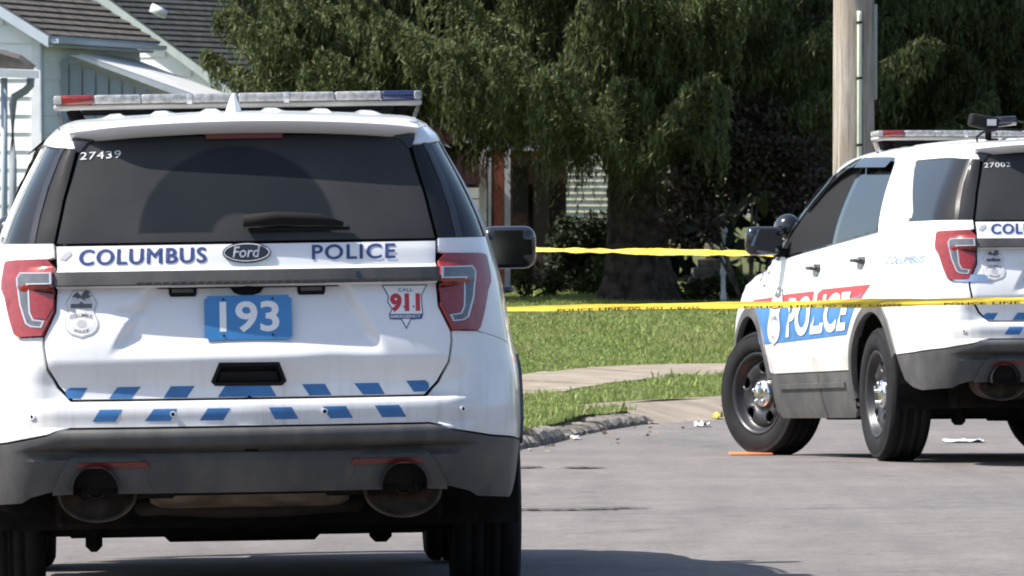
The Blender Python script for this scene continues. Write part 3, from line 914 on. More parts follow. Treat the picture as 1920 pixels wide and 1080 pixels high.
        fe = [(t_x(2.38), 1.130), (t_x(2.38), .80), (t_x(2.36), .62), (t_x(2.345), zsill(2.3))] + [(t_x(2.86 + p[0]), p[1]) for p in arc_pts(0, .366, .50, 165, 12, 24)] + [(t_x(3.40), .50), (t_x(3.50), .62), (t_x(3.52), .80), (t_x(3.49), .945)] + hood_edge[::-1] + [(t_x(2.46), 1.142)]
        fen = panel('front_fender', S(fe), wrap, M['paint'], root, h=.05, th=.02, gap=.003)
        si = [(t_x(.46), .30), (t_x(.60), .235), (t_x(2.30), .225), (t_x(2.40), .27), (t_x(2.345), zsill(2.3) - .004), (t_x(.52), zsill(.5) - .004)]
        sill = panel('sill_cladding', S(si), wrap, M['clad'], root, h=.04, off=.004, th=.03)
        panel('sill_moulding', S([(t_x(.62), .405), (t_x(2.16), .392), (t_x(2.16), .418), (t_x(.62), .434)]), wrap, M['clad'], sill, h=.02, off=.016, th=.014)
        panel('sill_joint', S([(t_x(1.215), .235), (t_x(1.225), .235), (t_x(1.235), .48), (t_x(1.225), .48)]), wrap, M['seam'], sill, h=.03, off=.005, th=.001)
        for cx, a0, a1 in ((0, 154, -3), (2.86, 170, 8)):
            ring = [(t_x(cx + p[0]), p[1]) for p in arc_pts(0, .366, .505, a0, a1, 30)] + [(t_x(cx + p[0]), p[1]) for p in arc_pts(0, .366, .448, a1, a0, 30)]
            panel('arch_trim', S(ring), wrap, M['clad'], root, h=.025, off=.010, th=.035)
            liner_v, liner_f = [], []
            for i in range(25):
                a = math.radians(-10 + 200 * i / 24)
                for yy in (.955, .60):
                    liner_v.append((cx + .47 * math.cos(a), s * yy, .366 + .47 * math.sin(a)))
            liner_f = [(2 * i, 2 * i + 1, 2 * i + 3, 2 * i + 2) for i in range(24)]
            k0 = len(liner_v)
            liner_v += [(cx + .47 * math.cos(math.radians(-10 + 200 * i / 24)), s * .60, .366 + .47 * math.sin(math.radians(-10 + 200 * i / 24))) for i in range(25)]
            liner_f.append(tuple(range(k0, k0 + 25)))
            mk('arch_liner', liner_v, liner_f, M['under'], root)
        # side glass
        dlo = door_edge[-1:] + dlo_rear + dlo_top + dlo_a + [(t_x(1.8), 1.168), (t_x(1.22), 1.197), (t_x(.6), 1.231)]
        panel('window_frame', S(dlo), wrap, M['black_gloss'], root, h=.05, off=-.010, th=.01)
        g_r = [(t_x(.235), 1.267), (t_x(.38), 1.463), (t_x(.52), 1.636), (t_x(.58), 1.658), (t_x(1.2), 1.676), (t_x(1.15), 1.425), (t_x(1.10), 1.216), (t_x(.6), 1.245)]
        g_f = [(t_x(1.20), 1.210), (t_x(1.25), 1.427), (t_x(1.32), 1.677), (t_x(1.4), 1.671), (t_x(1.6), 1.640), (t_x(1.78), 1.594), (t_x(2.0), 1.449), (t_x(2.2), 1.293), (t_x(2.36), 1.157), (t_x(1.8), 1.182)]
        panel('door_window', S(g_r), wrap, M['glass_front'], dr, h=.05, off=-.006, th=.004)
        panel('door_window', S(g_f), wrap, M['black_matt'] if s > 0 else M['glass_front'], df, h=.05, off=-.009, th=.004)  # left side: matt black panel standing in for the dark cabin behind an open window
        # rain visors
        for nm, par, pts in (('window_visor', dr, [(.54, 1.668), (1.27, 1.688), (1.25, 1.620), (.50, 1.602)]),
                        ('window_visor', df, [(1.31, 1.688), (1.45, 1.679), (1.66, 1.636), (1.84, 1.565), (2.05, 1.420), (1.98, 1.418), (1.80, 1.524), (1.60, 1.590), (1.42, 1.619), (1.29, 1.625)])):
            pp = [(t_x(a), b) for a, b in pts]
            panel(nm, S(pp), wrap, M['glass_side'], par, h=.03, off=.010, th=.003,
                  bulge=lambda U: .030 * np.clip((np.interp(np.abs(U[:, 0]) - T2 + X0, [.5, 1.3, 1.45, 1.66, 1.84, 2.05], [1.668, 1.688, 1.679, 1.636, 1.565, 1.420]) - U[:, 1]) / .07, 0, 1))
        # door handles, lock
        for par, hx, hz in ((df, 1.40, 1.066), (dr, .40, 1.094)):
            hd = [(hx - .075, hz + .028), (hx + .075, hz + .030), (hx + .085, hz), (hx + .05, hz - .026), (hx - .02, hz - .042), (hx - .07, hz - .022), (hx - .085, hz + .004)]
            ho = panel('door_handle', S([(t_x(a), b) for a, b in hd]), wrap, M['black_gloss'], par, h=.02, off=.003, th=.004)
            yy = float(wrap(np.array([[t_x(hx), hz]]))[0, 1])
            v, f = tube([(hx - .085, s * (yy + .004), hz + .004), (hx - .07, s * (yy + .034), hz + .006), (hx + .07, s * (yy + .036), hz + .008), (hx + .085, s * (yy + .004), hz + .008)], .012, 8)
            mk('grip', v, f, M['black_gloss'], ho, smooth=True)
        # black pillar at the windscreen
        ap = [(t_x(1.80), 1.606)] + dlo_a + [(t_x(2.46), 1.144), (t_x(2.57), 1.152)] + [(t_x(x), seam_z(x)) for x in (2.5, 2.35, 2.2, 2.0, 1.9, 1.8)]
        panel('windscreen_pillar', S(ap), wrap, M['black_gloss'], root, h=.04, off=-.002, th=.015)
        # mirror
        mi = empty('door_mirror', (0, 0, 0), root)
        bm = bm_box((.11, .215, .165), (2.22, s * 1.052, 1.242), .045, 4)
        from_bm('mirror_housing', bm, M['black_gloss'], mi, smooth=True)
        bm = bm_box((.006, .180, .130), (2.161, s * 1.052, 1.242), 0)
        bmesh.ops.bevel(bm, geom=[e for e in bm.edges if abs((e.verts[0].co - e.verts[1].co).x) > .004], offset=.035, segments=5, affect='EDGES')
        from_bm('mirror_glass', bm, M['mirror'], mi)
        bm = bm_box((.09, .12, .05), (2.25, s * .93, 1.175), .018, 2)
        from_bm('mirror_arm', bm, M['black_matt'], mi, smooth=True)
        # spot lamp on the pillar
        v, f = lathe([(.001, -.065), (.04, -.058), (.066, -.03), (.076, .01), (.076, .05), (.07, .056), (.001, .06)], 24, 'x')
        so = mk('spot_lamp', v, f, M['black_gloss'], root, smooth=True, loc=(2.36, s * .87, 1.325))
        v, f = tube([(2.30, s * .85, 1.22), (2.35, s * .86, 1.28)], .015, 8)
        so2 = mk('spot_lamp_stem', v, f, M['chrome'], root, smooth=True)
        if s > 0: darkL = dark
    # painted bumper cover in one piece right round the tail
    top_l = [(t_x(-.30), .766)] + [lens_out[-2], lens_out[-1]] + [ly(.709, .974), ly(.7105, .941), ly(.698, .865), ly(.660, .799), ly(.614, .752)]
    half = darkL[:1] + [(t_x(p[0]), p[1]) for p in arc_pts(0, .366, .50, 153, 126, 6)] + top_l
    bpoly = ([(a, b) for a, b in darkL[::-1]] + [(t_x(p[0]), p[1]) for p in arc_pts(0, .366, .50, 153, 126, 6)] + top_l)
    bpoly = bpoly + [(-a, b) for a, b in bpoly[::-1]]
    bump = panel('bumper_cover', bpoly, wrap, M['paint'], root, h=.028, gy=.010, th=.02, gap=.0012)
    y0, y1 = 764, 786.5
    for q in ((175, 218, 231, 189), (273, 321, 334, 290), (376, 420, 434, 391), (517, 561, 548, 505), (620, 663, 650, 606), (718, 764, 750, 704)):
        stripe(quad(*q, y0, y1), bump)
    for px, py in ((62, 782), (326, 776), (610, 771), (871, 768)):
        yy, zz = rearpx(px, py)
        c = [(float(t_y(yy + .010 * math.cos(a), zz)[0]), zz + .010 * math.sin(a)) for a in np.linspace(0, 2 * math.pi, 17)[:-1]]
        se = panel('parking_sensor', c, wrap, M['decal_white'], bump, h=.02, off=.004, th=.004)
        panel('sensor_face', inset(c, .0035), wrap, M['black_matt'], se, h=.02, off=.0045, th=.001)
    # dark lower bumper
    lowl = [(t_x(-.448), .575), (t_x(-.40), .50)] 
    low = [(0, .432), (float(t_y(.44, .43)[0]), .432)] + [(float(t_y(.533 + .085 * math.cos(a), .46)[0]), .450 + .085 * math.sin(a)) for a in np.linspace(math.pi, 0, 13)] + [ (float(t_y(.70, .45)[0]), .436), (float(t_y(.76, .43)[0]), .420), (t_xc(-.98, .40), .400), (t_xc(-.80, .39), .388), (t_xc(-.66, .41), .405), (t_xc(-.55, .45), .445), (t_x(-.452), .575)]
    lp = low + [(a, b - .006) for a, b in darkL[1:]]
    lp = lp + [(-a, b) for a, b in lp[::-1] if abs(a) > 1e-6]
    lb = panel('lower_bumper', lp, wrap, M['clad'], root, h=.028, gy=.010, th=.03)
    # raised valance with tail pipe notches
    def vy(px, py): y, z = rearpx(px, py); return (y, z)
    n_l = rearpx(181, 912); n_r = rearpx(751, 903)
    def notch(c, r, z0, sgn):
        a0 = math.asin((z0 - c[1]) / r)
        return [(c[0] + r * math.cos(a), c[1] + r * math.sin(a)) for a in np.linspace(a0, math.pi - a0, 13)]
    zb = .436
    yl = .683
    val = [(-yl, zb - .004), (-yl + .004, .455), (-.628, .545), (-.604, .562), (-.575, .566), (.575, .566), (.604, .562), (.628, .545), (yl - .004, .455), (yl, zb - .004)]
    nl = notch((.533, .450), .078, zb, 1); nr = notch((-.533, .450), .078, zb, 1)
    val = val + [(p[0], p[1]) for p in nl] + [(p[0], p[1]) for p in nr]
    vt = [(float(t_y(y, z)[0]), z) for y, z in val]
    va = panel('rear_valance', vt, wrap, M['clad'], root, h=.02, off=.014, th=.03)
    for s in (-1, 1):
        # sunken pod round each pipe, reflector on it
        pod = [(s * a, b) for a, b in ((.335, .442), (.352, .49), (.372, .545), (.40, .553), (.60, .552), (.618, .538), (.655, .455))]
        pod = pod + [(s * .612, .452)] + [(s * .533 + .092 * math.cos(a), .450 + .092 * math.sin(a)) for a in (np.linspace(.05, math.pi - .05, 13) if s > 0 else np.linspace(math.pi - .05, .05, 13))]
        pt = [(float(t_y(y, z)[0]), z) for y, z in pod]
        panel('pipe_surround', pt, wrap, M['black_matt'] if False else M['clad'], va, h=.02, off=.0165, th=.004)
        rf = [(s * .345 + (0 if s > 0 else 0), .526), (s * .60, .526), (s * .585, .545), (s * .355, .545)]
        panel('reflector', [(float(t_y(y, z)[0]), z) for y, z in rf], wrap, M['red_dim'], va, h=.03, off=.022, th=.008)
        hood_v, hood_f = [], []
        for i in range(19):
            a = -.3 + (math.pi + .6) * i / 18
            for xx, rr in ((-1.135, .079), (-.93, .072)):
                hood_v.append((xx, s * .533 + rr * math.cos(a), .450 + rr * math.sin(a)))
        hood_f = [(2 * i, 2 * i + 2, 2 * i + 3, 2 * i + 1) for i in range(18)]
        mk('pipe_hood', hood_v, hood_f, M['black_matt'], va, smooth=True)
        # silencer can and pipe end
        ex = empty('tail_pipe', (0, 0, 0), root)
        v, f = [], []
        prof = [(-.80, .9), (-1.00, .98), (-1.025, 1.0), (-1.032, .99), (-1.03, .94), (-1.02, .90), (-.96, .86), (-.955, .0)]
        n = 32
        for i in range(n):
            a = 2 * math.pi * i / n
            for xx, k in prof:
                v.append((xx, s * .528 + .137 * k * math.cos(a), .428 + .098 * k * math.sin(a)))
        m_ = len(prof)
        for i in range(n):
            j = (i + 1) % n
            for k in range(m_ - 1): f.append((i * m_ + k, i * m_ + k + 1, j * m_ + k + 1, j * m_ + k))
        mk('silencer_can', v, f, M['rust'], ex, smooth=True)
        v, f = lathe([(.032, -1.02), (.036, -1.02), (.036, -.9), (.032, -.9), (.031, -.95), (.001, -.95)], 20, 'x')
        mk('pipe_end', [(a, b + s * .533, c + .448) for a, b, c in v], f, M['pipe_dark'], ex, smooth=True)
    v, f = [], []
    n = 28
    xs_ = [(-.42, .0), (-.40, .75), (-.36, .95), (-.3, 1), (.3, 1), (.36, .95), (.40, .75), (.42, 0)]
    for i in range(n):
        a = 2 * math.pi * i / n
        for yy, k in xs_: v.append((-.86 + .16 * k * math.cos(a), yy * .86, .445 + .075 * k * math.sin(a)))
    for i in range(n):
        j = (i + 1) % n
        for k in range(7): f.append((i * 8 + k, i * 8 + k + 1, j * 8 + k + 1, j * 8 + k))
    mk('silencer', v, f, M['muffler'], root, smooth=True)
    tube_obj('exhaust_pipe', [(-.55, .40, .36), (-.72, .30, .37), (-.80, .1, .36), (-.80, -.1, .36), (-.72, -.30, .37), (-.55, -.40, .36)], .03, M['pipe_dark'], root)
    # underbody
    bm = bmesh.new()
    for sz, ce in (((3.9, 1.36, .22), (1.35, 0, .40)), ((.34, 1.30, .16), (.02, 0, .32)), ((.22, .56, .10), (.10, .02, .265)), ((.10, 1.46, .07), (-.18, 0, .285)), ((.8, 1.2, .18), (-.62, 0, .50)), ((.30, 1.0, .12), (2.9, 0, .27)), ((.12, .06, .12), (-.2, .55, .255)), ((.10, .08, .09), (.1, -.48, .245))):
        bm_box(sz, ce, .02, 1, bm)
    from_bm('underbody', bm, M['under'], root)
    # inner shell: dark structure seen through the panel gaps
    for s in (1, -1):
        S = (lambda pts: pts) if s > 0 else (lambda pts: [(-a, b) for a, b in pts][::-1])
        sh = [(0.0, .44), (t_xc(-.6, .44), .44)] + [(t_x(p[0]), p[1]) for p in arc_pts(0, .366, .475, 170, 0, 16)] + [(t_x(.6), .26), (t_x(2.3), .26)] + [(t_x(2.86 + p[0]), p[1]) for p in arc_pts(0, .366, .475, 180, 5, 16)] + [(t_x(3.44), .60), (t_x(3.45), .88), (t_x(3.0), 1.0), (t_x(2.6), 1.05), (t_x(2.3), 1.12), (t_x(2.0), 1.38), (t_x(1.8), 1.55), (t_x(1.5), 1.64), (t_x(0), 1.655), (t_xc(-.55, 1.63), 1.63), (0.0, 1.655)]
        panel('inner_shell', S(sh), wrap, M['seam'], root, h=.06, gy=.02, off=-.026, th=0)
    # roof, windscreen, bonnet
    def yedge(x): return float(wrap(np.array([[t_x(x) if x > X0 else t_xc(x, seam_z(x)), seam_z(x)]]))[0, 1])
    xs = [1.80, 1.6, 1.3, 1.0, .6, .2, -.2, -.4, -.57, -.72]
    ye = [yedge(x) for x in xs]
    rp = [(x, y) for x, y in zip(xs, ye)] + [(x, -y) for x, y in zip(xs[::-1], ye[::-1])]
    roof = panel('roof', rp, topmap, M['paint'], root, h=.018, gy=.018, th=.02, gap=.002)
    xs = [2.62, 2.4, 2.2, 2.0, 1.80]
    ye = [yedge(x) for x in xs]
    panel('windscreen', [(x, y) for x, y in zip(xs, ye)] + [(x, -y) for x, y in zip(xs[::-1], ye[::-1])], topmap, M['glass_front'], root, h=.06, th=.01, gap=.002)
    xs = [3.62, 3.45, 3.3, 3.0, 2.8, 2.62]
    ye = [.66, .74, .775, .82, .84, .85]
    panel('bonnet', [(x, y) for x, y in zip(xs, ye)] + [(x, -y) for x, y in zip(xs[::-1], ye[::-1])], topmap, M['paint'], root, h=.05, th=.015, gap=.002)
    fb = [(-1.0, .32), (1.0, .32), (1.02, .60), (1.02, .70), (-1.02, .70), (-1.02, .60)]
    fr = panel('front_bumper', fb, frontmap, M['clad'], root, h=.06, th=.02)
    panel('nose', [(-.95, .70), (.95, .70), (.80, .90), (-.80, .90)], frontmap, M['paint'], root, h=.06, th=.02)
    panel('grille', [(-.5, .66), (.5, .66), (.55, .86), (-.55, .86)], frontmap, M['black_gloss'], root, h=.06, off=.006, th=.02)
    for s in (1, -1):
        q = [(s * .58, .75), (s * .92, .78), (s * .92, .88), (s * .62, .86)]
        panel('headlamp', q, frontmap, M['bar_clear'], root, h=.05, off=.008, th=.02)
    # aerial fin
    bm = bmesh.new()
    fx, fy = -.30, .030
    secs = [(0, .085, .034), (.02, .070, .026), (.045, .045, .017), (.066, .022, .009), (.074, .008, .004)]
    vv, ff = [], []
    for k, (hh, lx, wy) in enumerate(secs):
        for i in range(14):
            a = 2 * math.pi * i / 14
            vv.append((fx - .02 * k * .4 + lx * math.cos(a), fy + wy * math.sin(a), 1.745 + hh))
    for k in range(len(secs) - 1):
        for i in range(14):
            j = (i + 1) % 14
            ff.append((k * 14 + i, k * 14 + j, (k + 1) * 14 + j, (k + 1) * 14 + i))
    ff.append(tuple((len(secs) - 1) * 14 + i for i in range(14)))
    mk('aerial_fin', vv, ff, M['paint'], root, smooth=True)
    # light bar
    lbx, lbz = 1.12, 1.806
    lbar = empty('light_bar', (0, 0, 0), root)
    def barpiece(name, y0, y1, z0, z1, mat, x_back=.14, x_front=.14, end=0, bev=.008, par=lbar):
        bm = bmesh.new()
        bm_box((x_back + x_front, abs(y1 - y0), z1 - z0), (lbx + (x_front - x_back) / 2, (y0 + y1) / 2, (z0 + z1) / 2), bev, 3, bm)
        for v in bm.verts:
            e = max(0, (abs(v.co.y) - .52) / .17)
            if e > 0:
                k = 1 - .45 * e ** 2
                v.co.x = lbx + (v.co.x - lbx) * k - .03 * e * e
        return from_bm(name, bm, mat, par, smooth=True, angle=50)
    barpiece('bar_base', -.685, .685, lbz - .022, lbz - .002, M['bar_base'], .135, .135)
    ycuts = [-.685, -.535, -.36, -.18, 0, .18, .36, .535, .685]
    for i in range(8):
        y0, y1 = ycuts[i], ycuts[i + 1]
        if i == 0: mt = M['bar_blue']
        elif i == 7: mt = M['bar_red']
        else: mt = M['bar_clear']
        barpiece('lens_module', y0 + .001, y1 - .001, lbz - .001, lbz + .033, mt)
    for y0 in (-.685, .655):
        barpiece('end_cap', y0, y0 + .03, lbz - .001, lbz + .0325, M['bar_clear'], .142, .142)
    for yy in (-.18, .18):
        box_obj('lens_clip', (.29, .022, .040), (lbx, yy, lbz + .014), M['lamp_rim'], lbar, bevel=.004)
    box_obj('bar_beam', (.16, 1.16, .018), (lbx, 0, lbz - .032), M['black_matt'], lbar)
    for s in (-1, 1):
        rot = Matrix.Rotation(s * -.5, 3, 'X')
        box_obj('bar_foot', (.08, .05, .075), (lbx, s * .60, lbz - .050), M['black_matt'], lbar, bevel=.004, rot=rot)
        box_obj('foot_clamp', (.07, .012, .10), (lbx, s * .655, lbz - .075), M['chrome'], lbar, rot=Matrix.Rotation(s * -.35, 3, 'X'))
    # wheels
    for x in (0, 2.86):
        for s in (1, -1):
            make_wheel(root, (x, s * .85, .3655), s, 0.0)
    return root

def LENS_T(l): return l[::-1][::-1]

def copy_tree(o, parent=None):
    c = o.copy(); COL.objects.link(c)
    if parent is not None:
        c.parent = parent
    for ch in list(o.children): copy_tree(ch, c)
    return c

near_car = make_car('27439')
tag(near_car, 'white police SUV number 27439 seen square from behind, blue 193 plate', 'police car')
far_car = copy_tree(near_car)
tag(far_car, 'white police SUV number 27002 parked askew, camera on its roof, front wheels turned', 'police car')

def place_car(o, X, Y, yaw, roll, z=0.0, pitch=0.0):
    o.rotation_mode = 'XYZ'
    Mx = Matrix.Translation((X, Y, z)) @ Matrix.Rotation(math.pi / 2 + yaw, 4, 'Z') @ Matrix.Rotation(pitch, 4, 'Y') @ Matrix.Rotation(roll, 4, 'X')
    o.matrix_world = Mx
NEAR_C, NEAR_D, NEAR_YAW, NEAR_ROLL = -.946, 28.0, math.radians(2.6), -.0155
place_car(near_car, NEAR_C, NEAR_D, NEAR_YAW, NEAR_ROLL)
place_car(far_car, FAR_C, FAR_D, FAR_YAW, 0.0, FAR_Z, .022)
# the farther car: its own number on the glass, wheels turned, no "911" number in view
def kids(o):
    for c in o.children:
        yield c
        yield from kids(c)
for c in [k for k in kids(far_car) if k.name.startswith('plate_number')]:
    bpy.data.objects.remove(c, do_unlink=True)
for c in list(kids(far_car)):
    if c.name.startswith('window_number'):
        par = c.parent
        bpy.data.objects.remove(c, do_unlink=True)
        n0 = rearpx(150, 303); n1 = rearpx(228, 299); n2 = rearpx(228, 285); n3 = rearpx(152, 289)
        lettering('window_number', '27002', [n0, n1, n2, n3], rearmap, M['decal_pale'], par, off=.001, bold=.0, spacing=1.1)
fw = [c for c in far_car.children if c.name.startswith('wheel') and c.location.x > 2]
for w in fw: w.rotation_euler[2] += math.radians(24)

# markings on the left flank of the farther car
fd_ = [c for c in far_car.children if c.name.startswith('front_door')][0]
fenders = [c for c in far_car.children if c.name.startswith('front_fender')][0]
fdoor = [c for c in far_car.children if c.name.startswith('front_door')]
quart = [c for c in far_car.children if c.name.startswith('quarter_panel')][0]
flank = empty('flank_markings', (0, 0, 0), far_car)
def SP(x, y): return sidepx(1380 + x * 280 / 1592, 480 + y * 280 / 1592)
panel('red_band', [SP(208, 470), SP(410, 440), SP(560, 408), SP(852, 375), SP(852, 520), SP(232, 540)], sidemap_l, M['decal_red'], flank, h=.05, off=.0022, th=0)
panel('red_band', [SP(893, 400), SP(940, 355), SP(1445, 302), SP(1395, 400), SP(1360, 470), SP(893, 515)], sidemap_l, M['decal_red'], flank, h=.05, off=.0022, th=0)
panel('blue_band', [SP(232, 540), SP(852, 520), SP(893, 515), SP(1270, 440), SP(1370, 400), SP(1340, 470), SP(1250, 838), SP(560, 922), SP(325, 945), SP(290, 760)], sidemap_l, M['decal_blue'], flank, h=.05, off=.0028, th=0)
lettering('flank_lettering', 'POLICE', [SP(612, 872), SP(1240, 795), SP(1262, 375), SP(608, 452)], sidemap_l, M['decal_white'], flank, off=.0075, bold=.03)
bx_, bz_ = SP(480, 640)
badge_decal(flank, sidemap_l, bx_, bz_, .30, .335, off=.0065)
a_ = sidepx(1665, 496, .925); b_ = sidepx(1723, 493, .925); c_ = sidepx(1724, 479, .925); d_ = sidepx(1667, 482, .925)
lettering('flank_lettering', 'COLUMBUS', [a_, b_, c_, d_], sidemap_l, M['decal_blue'], flank, off=.0024, bold=-.005, shear=.2)
a_ = SP(240, 335); b_ = SP(330, 325); c_ = SP(372, 150); d_ = SP(262, 175)
lettering('flank_lettering', 'P 121', [a_, b_, c_, d_], sidemap_l, M['decal_navy'], flank, off=.0024, bold=-.004)
q_ = sidepx(1743, 522, .93)
panel('side_marker', [(q_[0] + .05 * math.cos(a), q_[1] + .020 * math.sin(a)) for a in np.linspace(0, 2 * math.pi, 15)[:-1]], lambda U: cast(np.stack([U[:, 0], np.zeros(len(U)), U[:, 1]], 1), np.tile([0., 1., 0.], (len(U), 1))), M['chrome'], far_car, h=.02, off=.006, th=.006)
# camera on the roof
rc = empty('roof_camera', (0, 0, 0), far_car)
cx_, cy_, cz_ = -.30, .40, 1.752
box_obj('camera_mount', (.06, .10, .012), (cx_, cy_, cz_ - .004), M['black_matt'], rc, bevel=.003)
box_obj('camera_post', (.03, .03, .07), (cx_, cy_, cz_ + .03), M['black_matt'], rc, bevel=.004)
bm = bm_box((.085, .16, .072), (cx_ - .01, cy_ + .03, cz_ + .092), .016, 3, rot=Matrix.Rotation(.18, 3, 'X'))
from_bm('camera_body', bm, M['black_matt'], rc, smooth=True)
v, f = tube([(cx_ - .01, cy_ - .02, cz_ + .09), (cx_ - .01, cy_ - .15, cz_ + .10)], [.030, .026], 14)
mk('camera_lens_barrel', v, f, M['black_gloss'], rc, smooth=True)
box_obj('camera_plate', (.005, .05, .035), (cx_ - .055, cy_ - .005, cz_ + .088), M['decal_grey'], rc)
tube_obj('cable', [(cx_ - .02, cy_ - .13, cz_ + .10), (cx_ - .05, cy_ - .20, cz_ + .085), (cx_ - .06, cy_ - .17, cz_ + .045), (cx_ - .06, cy_ - .05, cz_ + .05), (cx_ - .08, cy_ + .05, cz_ + .035), (cx_ - .12, cy_ + .10, cz_ + .005), (cx_ - .25, cy_ + .13, cz_ - .02)], .006, M['black_matt'], rc, 8)
# ------------------------------------------------------------------ ground, road, kerb, lawn, sidewalk
def road_z(X, Y):
    X = np.asarray(X, float); Y = np.asarray(Y, float)
    a = .0155 * np.clip(X - NEAR_C, -4, 4) * (1 - sstep(33, 41, Y))
    b = .028 * sstep(31, 41, Y) - .0215 * np.clip(Y - 42.75, 0, 4.4)
    return a + b

def lawn_z(X, Y):
    X = np.asarray(X, float); Y = np.asarray(Y, float)
    base = .050 - .0 * X
    rise = .36 * sstep(62, 88, Y)
    lump = .012 * np.sin(1.7 * X + .6 * Y) * np.cos(.9 * Y - .8 * X) + .008 * np.sin(4.1 * X) * np.sin(2.7 * Y + 1)
    return base + rise + lump

def gpx(px, py, z=0.0):
    D = FPX * (HCAM - z) / (py - HORIZON)
    return ((px - 960) * D / FPX, D)
def at(px, py, D):
    return ((px - 960) * D / FPX, D, HCAM - (py - HORIZON) * D / FPX)

def asphalt_mat():
    m = bpy.data.materials.new('worn_asphalt')
    N, L, B = nodes_of(m)
    tc = N.new('ShaderNodeTexCoord')
    def noise(sc, det, rough=.6, vec=None):
        n = N.new('ShaderNodeTexNoise'); n.inputs['Scale'].default_value = sc; n.inputs['Detail'].default_value = det
        n.inputs['Roughness'].default_value = rough
        L.new(vec or tc.outputs['Object'], n.inputs['Vector']); return n.outputs['Fac']
    big = noise(.55, 5); mid = noise(6, 6); fine = noise(95, 3, .8)
    mp = N.new('ShaderNodeMapping'); mp.inputs['Scale'].default_value = (2.2, .25, 1)
    L.new(tc.outputs['Object'], mp.inputs['Vector'])
    streak = noise(1.6, 4, .6, mp.outputs[0])
    def mr(v, a, b, c, d):
        r = N.new('ShaderNodeMapRange'); L.new(v, r.inputs['Value'])
        for k, x in zip(('From Min', 'From Max', 'To Min', 'To Max'), (a, b, c, d)): r.inputs[k].default_value = x
        return r.outputs[0]
    def mul(a, b):
        q = N.new('ShaderNodeMath'); q.operation = 'MULTIPLY'; L.new(a, q.inputs[0]); L.new(b, q.inputs[1]); return q.outputs[0]
    v = mul(mr(big, .3, .7, .86, 1.12), mr(mid, .3, .7, .90, 1.10))
    grain = noise(30, 2, .7)
    v = mul(v, mr(grain, .3, .7, .84, 1.16)); v = mul(v, mr(fine, .25, .75, .70, 1.32)); v = mul(v, mr(streak, .3, .7, .87, 1.09))
    v = mul(v, mr(noise(1.3, 4), .62, .74, 1.0, .80))
    # dark specks of loose stone
    vo = N.new('ShaderNodeTexVoronoi'); vo.inputs['Scale'].default_value = 24
    L.new(tc.outputs['Object'], vo.inputs['Vector'])
    v = mul(v, mr(vo.outputs['Distance'], .04, .10, .72, 1.0))
    # crazing
    vc = N.new('ShaderNodeTexVoronoi'); vc.feature = 'DISTANCE_TO_EDGE'; vc.inputs['Scale'].default_value = .35
    wob = N.new('ShaderNodeVectorMath'); wob.operation = 'ADD'
    nw = N.new('ShaderNodeTexNoise'); nw.inputs['Scale'].default_value = 2.5; nw.inputs['Detail'].default_value = 5
    L.new(tc.outputs['Object'], nw.inputs['Vector']); L.new(nw.outputs['Color'], wob.inputs[0]); L.new(tc.outputs['Object'], wob.inputs[1])
    L.new(wob.outputs[0], vc.inputs['Vector'])
    v = mul(v, mr(vc.outputs['Distance'], .002, .03, .88, 1.0))
    mx = N.new('ShaderNodeMix'); mx.data_type = 'RGBA'; mx.blend_type = 'MULTIPLY'; mx.inputs[0].default_value = 1
    mx.inputs[6].default_value = (.150, .137, .130, 1)
    L.new(v, mx.inputs[7]); L.new(mx.outputs[2], B.inputs['Base Color'])
    B.inputs['Roughness'].default_value = .92; B.inputs['Specular IOR Level'].default_value = .25
    bp = N.new('ShaderNodeBump'); bp.inputs['Strength'].default_value = .5; bp.inputs['Distance'].default_value = .006
    L.new(fine, bp.inputs['Height']); L.new(bp.outputs[0], B.inputs['Normal'])
    return m
M['asphalt'] = asphalt_mat()
M['soil'] = pmat('lawn_soil', (.075, .105, .030), .95, spec=.1, col2=(.075, .062, .032), vscale=1.5, bump=.4, bscale=40, detail=8)
M['concrete'] = pmat('old_concrete', (.255, .215, .17), .9, spec=.2, var=.22, vscale=3.5, bump=.3, bscale=70, detail=9)
M['kerb'] = pmat('weathered_kerb', (.20, .18, .155), .95, spec=.15, var=.45, vscale=7, bump=.8, bscale=28, detail=9)
M['grass'] = leafmat('grass_blades', [(.140, .205, .038), (.185, .260, .056), (.23, .305, .078), (.30, .35, .12), (.175, .245, .052), (.38, .37, .18)], trans=.30)
_N, _L = M['grass'].node_tree.nodes, M['grass'].node_tree.links
_ramp = [n for n in _N if n.bl_idname == 'ShaderNodeValToRGB'][0]
_tc = _N.new('ShaderNodeTexCoord'); _nz = _N.new('ShaderNodeTexNoise'); _nz.inputs['Scale'].default_value = .9; _nz.inputs['Detail'].default_value = 5
_L.new(_tc.outputs['Object'], _nz.inputs['Vector'])
_mr = _N.new('ShaderNodeMapRange'); _mr.inputs['From Min'].default_value = .50; _mr.inputs['From Max'].default_value = .72; _mr.inputs['To Max'].default_value = .65
_L.new(_nz.outputs['Fac'], _mr.inputs['Value'])
_mx = _N.new('ShaderNodeMix'); _mx.data_type = 'RGBA'; _mx.inputs[7].default_value = (.30, .29, .12, 1)
_L.new(_mr.outputs[0], _mx.inputs[0]); _L.new(_ramp.outputs[0], _mx.inputs[6])
for _n in _N:
    if _n.bl_idname in ('ShaderNodeBsdfPrincipled', 'ShaderNodeBsdfTranslucent'): _L.new(_mx.outputs[2], _n.inputs[0])

